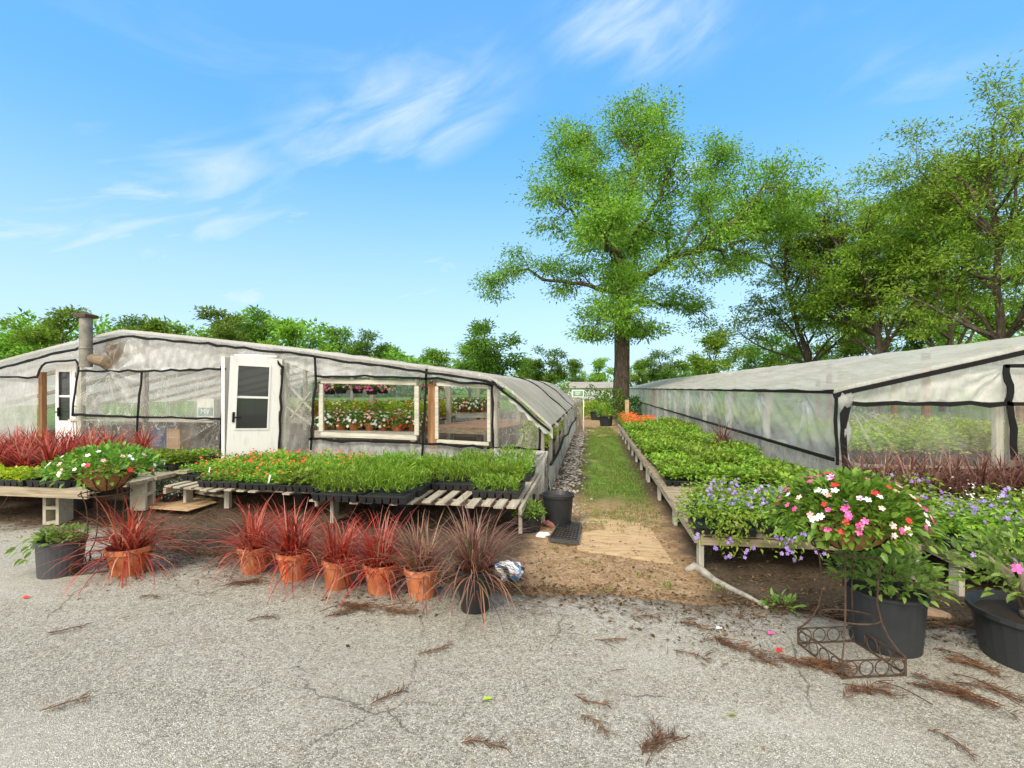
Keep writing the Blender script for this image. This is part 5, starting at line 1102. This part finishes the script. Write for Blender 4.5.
for y in np.concatenate([np.arange(9.2, 24, 2.4), [24.0, 25.1], np.arange(27.4, 42, 2.6)]):
    mb = MB(); mb.box((XR + .09, y, .78), (.09 if abs(y-24.5) > .7 else .22, .09, 1.58)); obj('post', mb, M['palez'] if abs(y-24.5) > .7 else M['greyw'], GR, world=True)
# corner post wrapped in film with a bundled batten
cp_ = onY(843, 390, YR); mb = MB(); rg = np.random.default_rng(41)
for k in range(26):
    z = 1.56 - k*.055; r0 = .055 + .02*math.sin(k*.9) + (.03 if k < 4 else 0)
    mb.V.append(np.array([[cp_.x - .0 + (r0 + .012*math.sin(5*a + k*.4))*math.cos(a), YR + (r0 + .012*math.sin(5*a + k*.4))*math.sin(a), z] for a in np.linspace(0, 2*PI, 19)[:-1]])); mb.n += 18
mb.F = [(i*18+k, i*18+(k+1) % 18, (i+1)*18+(k+1) % 18, (i+1)*18+k) for i in range(25) for k in range(18)]; mb.M = [0]*len(mb.F)
obj('wrapped_corner_post', mb, M['film_skirt'], GR, smooth=True, world=True)
for pts, w in [([(836, 391), (835, 420), (837, 465)], .03), ([(848, 404), (844, 414), (843, 440), (845, 475)], .075), ([(838, 391), (848, 391), (848, 402)], .03), ([(849, 403), (930, 403.5), (1009, 403)], .05), ([(1006, 365), (1007, 380), (1010, 392), (1007, 402)], .065), ([(1004, 366), (1060, 366)], .04), ([(1009, 402), (1014, 460)], .06), ([(848, 470), (930, 470), (1100, 468)], .05), ([(1009, 404), (1120, 402)], .04)]:
    strap(GR, pts, YR - .06, w, .016)
RR = [(841, 393), (900, 381), (960, 366.5), (1024, 346)]
def rseg(a, b, k): return [(a, pl(RR, a) + k)] + [(x, y + k) for x, y in RR if a < x < b] + [(b, pl(RR, b) + k)]
panel(GR, 'gable_film', rseg(845, 1006, 1), [(845, 402), (1006, 402)], M['film_gable'], YR, 31, .02, [(1004, 368, .8)])
panel(GR, 'gable_film', [(1006, 352), (1110, 318)], [(1006, 402), (1110, 402)], M['film_gable'], YR, 32, .02)
panel(GR, 'wall_film', [(846, 403), (1008, 403)], [(846, 470), (1010, 470)], M['film_front'], YR, 33, .012, [(850, 405, .8)], nz=18)
panel(GR, 'wall_film', [(1008, 403), (1130, 402)], [(1010, 470), (1130, 470)], M['film_front'], YR, 34, .02)
panel(GR, 'skirt_film', [(846, 470), (1130, 470)], [(846, 520), (1130, 520)], M['film_skirt'], YR, 35, .02, fz=0.0)
for px, w, mt, d in [(1000, .075, 'palez', .07), (1012, .07, 'greyw', .05), (1100, .09, 'palez', .05)]: wpost(GR, px, 404, 500, YR + .06, w, d, mat=M[mt], fl=True)
mb = MB(); Pg = np.stack([np.array([[p.x, 41.8, z] for z in np.linspace(0, p.z-.02, 6)]) for p in pr], 0); mb.grid(Pg); obj('end_film', mb, M['film_low'], GR, smooth=True, world=True)
mb = MB(); Pg = np.stack([np.array([[8.25, y, z] for z in np.linspace(0.0, 1.58, 6)]) for y in np.arange(YR, 42, .5)], 0); mb.grid(Pg); obj('side_film', mb, M['film_low'], GR, smooth=True, world=True)
mb = MB(); Pg = np.stack([np.array([[x, YR + .02, z] for z in np.linspace(0.0, 2.22 - abs(x-5.6)*.25, 6)]) for x in np.linspace(6.9, 8.25, 8)], 0); mb.grid(Pg); obj('wall_film', mb, M['film_low'], GR, smooth=True, world=True)
for y in (9.5, 13, 17, 21):
    for x in (4.3, 5.6, 7.0):
        mb = MB(); h = 2.2 - abs(x-5.6)*.25; mb.box((x, y, h/2), (.09, .09, h)); obj('inner_post', mb, M['brown'] if x > 5 else M['palez'], GR, world=True)
for y in np.arange(8, 42, 3.0):
    mb = MB()
    for s in (-1, 1): mb.bar((5.62, y, 2.18), (5.62 + s*2.6, y, 1.51), .04, .08)
    obj('rafter', mb, M['palez'], GR, world=True)
ib = inbench('bench inside the right greenhouse, holding yellow-green plants behind the clear film', 3.35, 5.9, 7.0, 9.6, .62)
kcr = Kit([lambda k=k: make_tray('chart', .60, .48, .10, .36, 170 + k) for k in range(2)])
for j in range(5):
    for i in range(4): kcr.put((3.7 + i*.62, 7.3 + j*.5, .622), 0, f'yellow-green plant tray inside right greenhouse, {ORD[j]} row back, {ORD[i]} from path side', 'yellow-green trays in the right greenhouse')
inbench('long bench inside the right greenhouse along its path side', 3.2, 4.0, 10.2, 18.0, .62)
for j in range(13): kcr.put((3.6, 10.5 + j*.58, .622), PI/2, f'yellow-green plant tray along the right greenhouse side, {ORD[j]} from the front', 'yellow-green trays in the right greenhouse')
# ---- trees ----------------------------------------------------------------------
def wander(p, d, L, rg, n=5, bend=.25, lift=0.0):
    pts = [p]; d = d.normalized()
    for i in range(n):
        d = (d + Vector(rg.normal(0, bend, 3)) + Vector((0, 0, lift))).normalized(); p = p + d*(L/n); pts.append(p)
    return pts, d
def branch(mb, tips, pts, r0, r1, depth, rg, spacing, L, lift=.06, side_n=6):
    n = len(pts); rad = [r0 + (r1-r0)*i/(n-1) for i in range(n)]; mb.tube(pts, rad, side_n if r0 > .05 else 4, caps=False)
    if depth == 0:
        tips.append((pts[-1], (pts[-1]-pts[-2]).normalized())); tips.append((pts[len(pts)//2], (pts[-1]-pts[0]).normalized())); return
    tot = sum((pts[i+1]-pts[i]).length for i in range(n-1)); k = max(2, int(tot/spacing))
    for j in range(k):
        f = min(.999, (.22 + .78*(j + rg.uniform(0, 1))/k)); i = min(n-2, int(f*(n-1))); q = pts[i].lerp(pts[i+1], f*(n-1) - i); ax = (pts[i+1]-pts[i]).normalized()
        s = Vector(rg.normal(0, 1, 3)); s = (s - ax*s.dot(ax)).normalized(); d = (ax*rg.uniform(.35, .9) + s*rg.uniform(.6, 1.1) + Vector((0, 0, lift*2))).normalized()
        l = L*rg.uniform(.55, 1.15)*(1 - .35*f); p2, _ = wander(q, d, l, rg, 4, .22, lift); rr = max(.012, min(rad[i]*.55, .035*l))
        branch(mb, tips, p2, rr, rr*.35, depth-1, rg, spacing*.62, L*.55, lift, side_n)
    tips.append((pts[-1], (pts[-1]-pts[-2]).normalized()))
def foliage(tips, n, rad, L, wd, rg, droop=.25, skip=0.0):
    mb = MB(); P = []; D = []
    for p, d in tips:
        if rg.uniform() < skip: continue
        k = rg.poisson(n); o = rg.normal(0, rad*.6, (k, 3)); o[:, 2] *= .42; P.append(np.array(p) + o); D.append(np.array(d)*.5 + o/rad + rg.normal(0, .5, (k, 3)) + np.array([0, 0, -.15]))
    P = np.concatenate(P); D = np.concatenate(D); l = L*rg.uniform(.6, 1.25, len(P)); mb.leaves(P, D, l, l*wd, rg, droop=droop, roll=.5); return mb
def spread_tree(name, label, loc, H, trunkh, r, nlimb, crown, seed, leaf, nl, ll, spacing=.9, depth=2, lean=(0, 0), group=None, tilt=(.35, 1.15), clump=.50):
    rg = np.random.default_rng(seed); t = thing(name, label, 'tree', loc, 0, group); wd_ = MB(); tips = []
    tp, d = wander(Vector((0, 0, -.1)), Vector((lean[0], lean[1], 1)), trunkh, rg, 5, .05, .02); wd_.tube(tp, [r*1.35, r*1.05, r, r*.95, r*.9, r*.85], 10, caps=False)
    lead, _ = wander(tp[-1], Vector((rg.normal(0, .15) + lean[0], rg.normal(0, .15), 1)), H-trunkh-1, rg, 8, .12, .06); branch(wd_, tips, lead, r*.8, .04, depth, rg, spacing, crown*.55)
    for k in range(nlimb):
        f = rg.uniform(0, .75) if k > 2 else 0.02*k; q = lead[min(7, int(f*8))]; a = 2*PI*k*.382 + rg.normal(0, .3); th = rg.uniform(*tilt); p2, _ = wander(q, Vector((math.cos(a)*math.sin(th), math.sin(a)*math.sin(th), math.cos(th))), crown*rg.uniform(.7, 1.1)*(1 - .45*f), rg, 7, .16, .05)
        branch(wd_, tips, p2, r*.42*(1-.4*f), .03, depth, rg, spacing, crown*.42)
    obj('trunk', wd_, M['bark'], t, smooth=True); obj('crown', foliage(tips, nl, clump, ll, .42, rg, skip=.15), M[leaf], t); return t
# the big old pecan at the end of the path
def pecan():
    D = 28.0; rg = np.random.default_rng(77); b = W(621, 400, D); base_ = Vector((b.x, b.y, 0)); t = thing('pecan_tree', 'tallest spreading tree standing alone at the end of the path', 'tree', base_); mb = MB(); tips = []
    def ln(pts): return [W(px, py, D + dd) - base_ for px, py, dd in pts]
    tr = ln([(621, 417, 0), (621, 395, 0), (622, 360, 0), (622, 330, 0), (624, 300, 0), (625, 275, 0)]); tr[0].z = -.2; mb.tube(tr, [.60, .46, .42, .43, .38, .32], 14, caps=False)
    limbs = [([(625, 275, 0), (622, 250, .4), (628, 215, .2), (634, 180, -.3), (638, 155, 0), (645, 128, .2), (648, 115, .2)], .25, 2.1), ([(626, 290, 0), (645, 275, -1), (668, 262, -1.6), (696, 252, -2), (722, 232, -2.4), (752, 205, -2.6), (785, 172, -3)], .22, 2.4),
             ([(690, 253, -2), (720, 247, -1.4), (748, 238, -.6), (775, 225, 0), (800, 212, .3)], .12, 2.0), ([(664, 264, -1.5), (690, 235, 1), (708, 200, 2), (716, 170, 2.2), (722, 150, 2.3)], .11, 2.1), ([(623, 302, 0), (605, 289, .8), (582, 284, 1.4), (556, 281, 2), (530, 271, 2.4), (508, 272, 2.6), (490, 284, 2.8)], .17, 1.9),
             ([(624, 262, 0), (606, 244, -1.2), (585, 222, -2.4), (565, 207, -3), (548, 196, -3.4)], .13, 2.1), ([(625, 235, .3), (612, 208, 1.2), (600, 180, 2), (590, 150, 2.4), (585, 124, 2.6)], .13, 2.1), ([(626, 300, 0), (645, 302, 1.6), (665, 305, 2.6), (688, 306, 3.4), (708, 318, 3.8)], .12, 1.2),
             ([(623, 310, 0), (608, 312, -1.4), (598, 322, -2.2), (590, 332, -2.6)], .09, 1.1), ([(622, 322, 0), (630, 318, -1.6), (640, 322, -2.4), (646, 332, -2.8)], .08, 1.0), ([(626, 250, 0), (640, 225, -2), (658, 200, -3.2), (668, 172, -3.6), (664, 140, -3.6)], .13, 2.1),
             ([(625, 270, 0), (618, 262, -2.5), (610, 248, -5), (606, 236, -7), (598, 220, -8)], .2, 1.8), ([(625, 270, 0), (634, 262, 2.5), (640, 248, 5), (646, 235, 7.5)], .2, 1.8), ([(624, 280, 0), (630, 290, -2.5), (622, 296, -5), (616, 300, -7)], .15, 1.5), ([(621, 236, .2), (600, 208, -1), (575, 180, -1.8), (562, 158, -2.2)], .11, 2.0), ([(735, 224, -2.5), (757, 196, -1.4), (768, 172, -.6)], .07, 1.7), ([(638, 160, -.2), (620, 140, .6), (612, 118, 1)], .09, 1.2), ([(636, 168, 0), (655, 150, .8), (664, 128, 1.2)], .09, 1.2)]
    for pts, r, L in limbs:
        P = ln(pts); Q = []
        for a_, b_ in zip(P, P[1:]):
            for i in range(3): Q.append(a_.lerp(b_, i/3) + Vector(rg.normal(0, .09, 3))*(1 if Q else 0))
        Q.append(P[-1]); branch(mb, tips, Q, r, .03, 2, rg, .62, L*1.0, .03, 8)
    # leafy shoots round the trunk
    for k in range(70):
        h = rg.uniform(4.0, 10); a = rg.uniform(0, 6.28); r_ = rg.uniform(.3, 1.0); tips.append((Vector((math.cos(a)*r_ + .1, math.sin(a)*r_, h)), Vector((math.cos(a), math.sin(a), .5))))
    obj('trunk', mb, M['bark'], t, smooth=True); print('TIPS', len(tips)); obj('crown', foliage(tips, 58, .66, .19, .44, rg, .25), M['tree'], t)
pecan()
def at(px, D): q = W(px, HY, D); return (q.x, q.y, 0)
spread_tree('pecan_tree', 'spreading tree behind the right greenhouse, nearest the tall lone tree', at(806, 33), 13.8, 3.2, .22, 14, 7.2, 601, 'tree_l', 50, .22, .85)
spread_tree('pecan_tree', 'second spreading tree behind right greenhouse roof, with forked dark trunk', at(877, 29), 14.8, 3.4, .25, 15, 7.2, 602, 'tree_l', 44, .21, .85)
spread_tree('pecan_tree', 'tallest tree at the right photo edge, leaning over the right greenhouse', at(1010, 23), 14.4, 3.8, .25, 16, 7.2, 603, 'tree_l', 50, .18, .85, lean=(-.02, 0))
spread_tree('pecan_tree', 'broad tree behind the forked one, between it and the right edge', at(945, 34), 16.0, 3.6, .26, 15, 8.2, 604, 'tree_l', 54, .23, .95)
# tree line beyond the yard
bg = {}
def bgtree(k, seed, leaf, H, cr, nl, ll, hh): bg[k] = spread_tree('tree', 'x', (0, 0, 0), H, hh, .22, 9, cr, seed, leaf, nl, ll, 1.25, 2, clump=.62, tilt=(.4, 1.25))
line = [('a', 68, 43, 312, 'broad tree with reddish tinge behind the flue, far left'), ('b', 5, 48, 336, 'low tree behind the left greenhouse at the photo left edge'), ('c', 30, 60, 330, 'leafy tree between the left edge and the flue tree'), ('d', 120, 62, 322, 'leafy tree just right of the flue, behind the ridge'), ('b', 160, 66, 325, 'low tree behind the left ridge, right of flue'),
        ('a', 215, 58, 312, 'rounded tree behind the left roof above the white door'), ('d', 255, 64, 316, 'dense tree right of the one above the door'), ('c', 292, 60, 322, 'tree behind left roof, above wide window left end'), ('a', 335, 66, 330, 'tree behind left roof, above the wide window'), ('d', 372, 62, 336, 'tree behind left roof where the tree line dips'), ('b', 395, 75, 348, 'small tree at the dip in the tree line'),
        ('b', 438, 85, 352, 'small far tree left of the round dark tree'), ('e', 497, 52, 326, 'round dark tree left of the tall lone tree, above roof corner'), ('e', 548, 68, 352, 'dark far tree between the round tree and the tall one'), ('c', 470, 60, 346, 'low tree in front left of the round dark tree'), ('d', 575, 80, 362, 'far tree behind the end of the path, left side'), ('c', 598, 74, 360, 'far tree just left of the tall tree trunk'), ('b', 530, 75, 360, 'low far tree below the round dark tree right side'),
        ('e', 660, 66, 352, 'dark far tree right of the tall tree trunk'), ('c', 640, 78, 362, 'far tree close behind the tall tree trunk, right side'), ('c', 712, 50, 334, 'bright green tree between tall tree and right greenhouse trees'), ('d', 690, 70, 358, 'low far tree above the right roof far end'), ('e', 760, 62, 346, 'dark far tree behind the first right spreading tree'),
        ('a', 840, 55, 320, 'far tree filling in between the two forked right trees'), ('d', 910, 58, 310, 'far tree behind the broad right tree'), ('c', 985, 52, 300, 'far tree behind the right edge tree'), ('e', 790, 56, 335, 'low dense tree under the first right spreading tree'), ('d', 870, 48, 330, 'low dense tree under the forked right tree'), ('c', 945, 46, 322, 'low bushy tree above the right roof near the edge'), ('a', 1040, 50, 290, 'far tree beyond the right photo edge'), ('d', -60, 60, 320, 'far tree beyond the left photo edge')]
spec = {'a': (611, 'tree_y', 10, 4.6, 46, .40, 2.0), 'b': (612, 'tree', 8, 3.8, 48, .38, 1.2), 'c': (613, 'tree_l', 9, 4.0, 48, .38, 1.4), 'd': (614, 'tree_d', 10, 4.4, 46, .40, 1.6), 'e': (615, 'tree_d', 9, 4.2, 50, .38, 1.2)}
HT = {}
for i, (k, px, D, ytop, lab) in enumerate(line):
    if k not in bg:
        bgtree(k, *spec[k]); o = bg[k]; me = [c for c in o.children if c.name.startswith('crown')][0]; HT[k] = float(np.percentile([v.co.z for v in me.data.vertices], 97)); first = True
    else: o = dup(bg[k], (0, 0, 0)); first = False
    h = CAMZ + (HY - ytop)/FPX*D; s = h/HT[k]; o.location = at(px, D); o.rotation_euler = (0, 0, i*1.7); o.scale = (s*1.05, s*1.05, s); o['label'] = lab; o['group'] = 'tree line beyond the yard'
# low thicket closing the far side
rg = np.random.default_rng(71); mb = MB(); P = []; 
for i in range(30000):
    px = rg.uniform(-250, 1300); D = rg.uniform(84, 96); q = W(px, HY, D)
    if i % 2: px = rg.uniform(-300, 430); D = rg.uniform(66, 74); q = W(px, HY, D)
    P.append((q.x, q.y, rg.uniform(0, 1)**.8*((10.6 - 5.6*float(sstep(300, 430, px)) if i % 2 else 4.6) + .9*math.sin(px*.031) + .8*math.sin(px*.083))))
P = np.array(P); mb.leaves(P, rg.normal(0, 1, P.shape), rg.uniform(.5, 1.1, len(P)), .42, rg, roll=.8); kind(obj('distant_thicket', mb, M['tree']), 'stuff')
# ---- far end of the path ---------------------------------------------------------
def farpot(seed, leaf):
    return shrub_pot('potted_plant', 'x', 'potted shrub', (0, 0, 0), .30, .42, M['blackp'], M[leaf], 240, .42, .50, .0, .12, seed, None, fine=False, stems=4, soil=True)
kfp = Kit([lambda: farpot(701, 'tree_y'), lambda: farpot(702, 'shrub'), lambda: farpot(703, 'broad')])
for px, py, lab in [(606, 426, 'front shrub in black tub at the far end of the path'), (596, 420, 'shrub in black tub, left one at the path far end'), (611, 416, 'shrub in black tub, right one at the path far end'), (600, 412, 'shrub in black tub at the back of the path end cluster'), (588, 412, 'small shrub in black tub beside the far sign post')]:
    c = G(px, py); kfp.put((c.x, c.y, gzf(c.x, c.y)), px*.7, lab, 'tubs at the far end of the path')
def simple(name, label, cat, boxes, mat, loc): mb = MB(); [mb.box(*b) for b in boxes]; return tag(obj(name, mb, mat, loc=loc), label, cat)
q = W(577, 430, 19.3); f = thing('board_fence', 'short grey board fence at the far corner of the left greenhouse', 'fence', (q.x, q.y, 0))
for i, (x, h) in enumerate([(-.05, 1.45), (.12, 1.5), (-.22, 1.3)]): mb = MB(); mb.box((x, .02*i, h/2), (.13, .03, h)); obj('board', mb, M['greyw'], f)
q = W(583.5, 430, 19.0); simple('white_post', 'thin white pole beside the far grey boards', 'post', [((0, 0, .72), (.035, .035, 1.44))], M['white'], (q.x, q.y, 0))
q = W(578, 393.5, 18.9); sg = thing('sign', 'small green sign with a white border on the far grey boards', 'sign', (q.x, q.y, q.z - .13)); mb = MB(); mb.box((0, 0, .13), (.44, .02, .28)); obj('sign_border', mb, M['white'], sg); mb = MB(); mb.box((0, -.013, .13), (.37, .008, .21)); obj('sign_face', mb, plain('sign_green', (.10, .26, .14), .5, .2, 10), sg)
mb = MB()
for i, (w_, z_) in enumerate([(.26, .19), (.18, .155), (.22, .115), (.14, .08)]): mb.box((-.01*i, -.019, z_), (w_, .004, .016))
obj('printed_lines', mb, M['white'], sg); sg.rotation_euler = (0, 0, YAW)
q = W(627, 412, 21); simple('wooden_post', 'tan wooden post at the far end of the long bench', 'post', [((0, 0, .55), (.16, .12, 1.1))], M['ply'], (q.x, q.y, 0))
q = W(598, 420, 47); h = thing('distant_greenhouse', 'distant white greenhouse closing the far end of the path', 'greenhouse', (q.x, q.y, 0), YAW)
mb = MB(); mb.box((0, 2, .8), (5.6, 4, 1.6)); obj('wall', mb, plain('distant_white_wall', (.5, .51, .5), .7, .15, 1), h); mb = MB(); mb.add([(-3, -.2, 1.6), (3, -.2, 1.6), (3, 4.2, 1.6), (-3, 4.2, 1.6), (-3, 2, 2.2), (3, 2, 2.2)], [(0, 1, 5, 4), (3, 4, 5, 2), (0, 4, 3), (1, 2, 5), (0, 3, 2, 1)]); obj('roof', mb, M['greyw'], h)
for i, (px, py, D) in enumerate([(593, 405, 26), (614, 402, 27), (632, 398, 30), (604, 396, 33), (568, 398, 34), (590, 396, 38)]):
    q = W(px, py, D); t = thing('shrub', ['yellow-green shrub beside the far fence', 'leafy shrub left of the tall tree base', 'low shrub right of the tall tree base', 'dark shrub before the distant white greenhouse', 'broad shrub behind the far roof corner of the left greenhouse', 'tall shrub behind the thin white pole'][i], 'shrub', (q.x, q.y, 0), 0, 'shrubs at the path end'); mb = MB(); P, D_ = dome(rg, 500, .9, .9, [.8, 1.5, 1.0, 1.4, 1.9, 1.7][i], .1, .6); mb.leaves(P, D_, .2, .09, rg); obj('foliage', mb, M[['chart', 'tree', 'tree_d', 'tree_d', 'tree', 'tree_d'][i]], t)
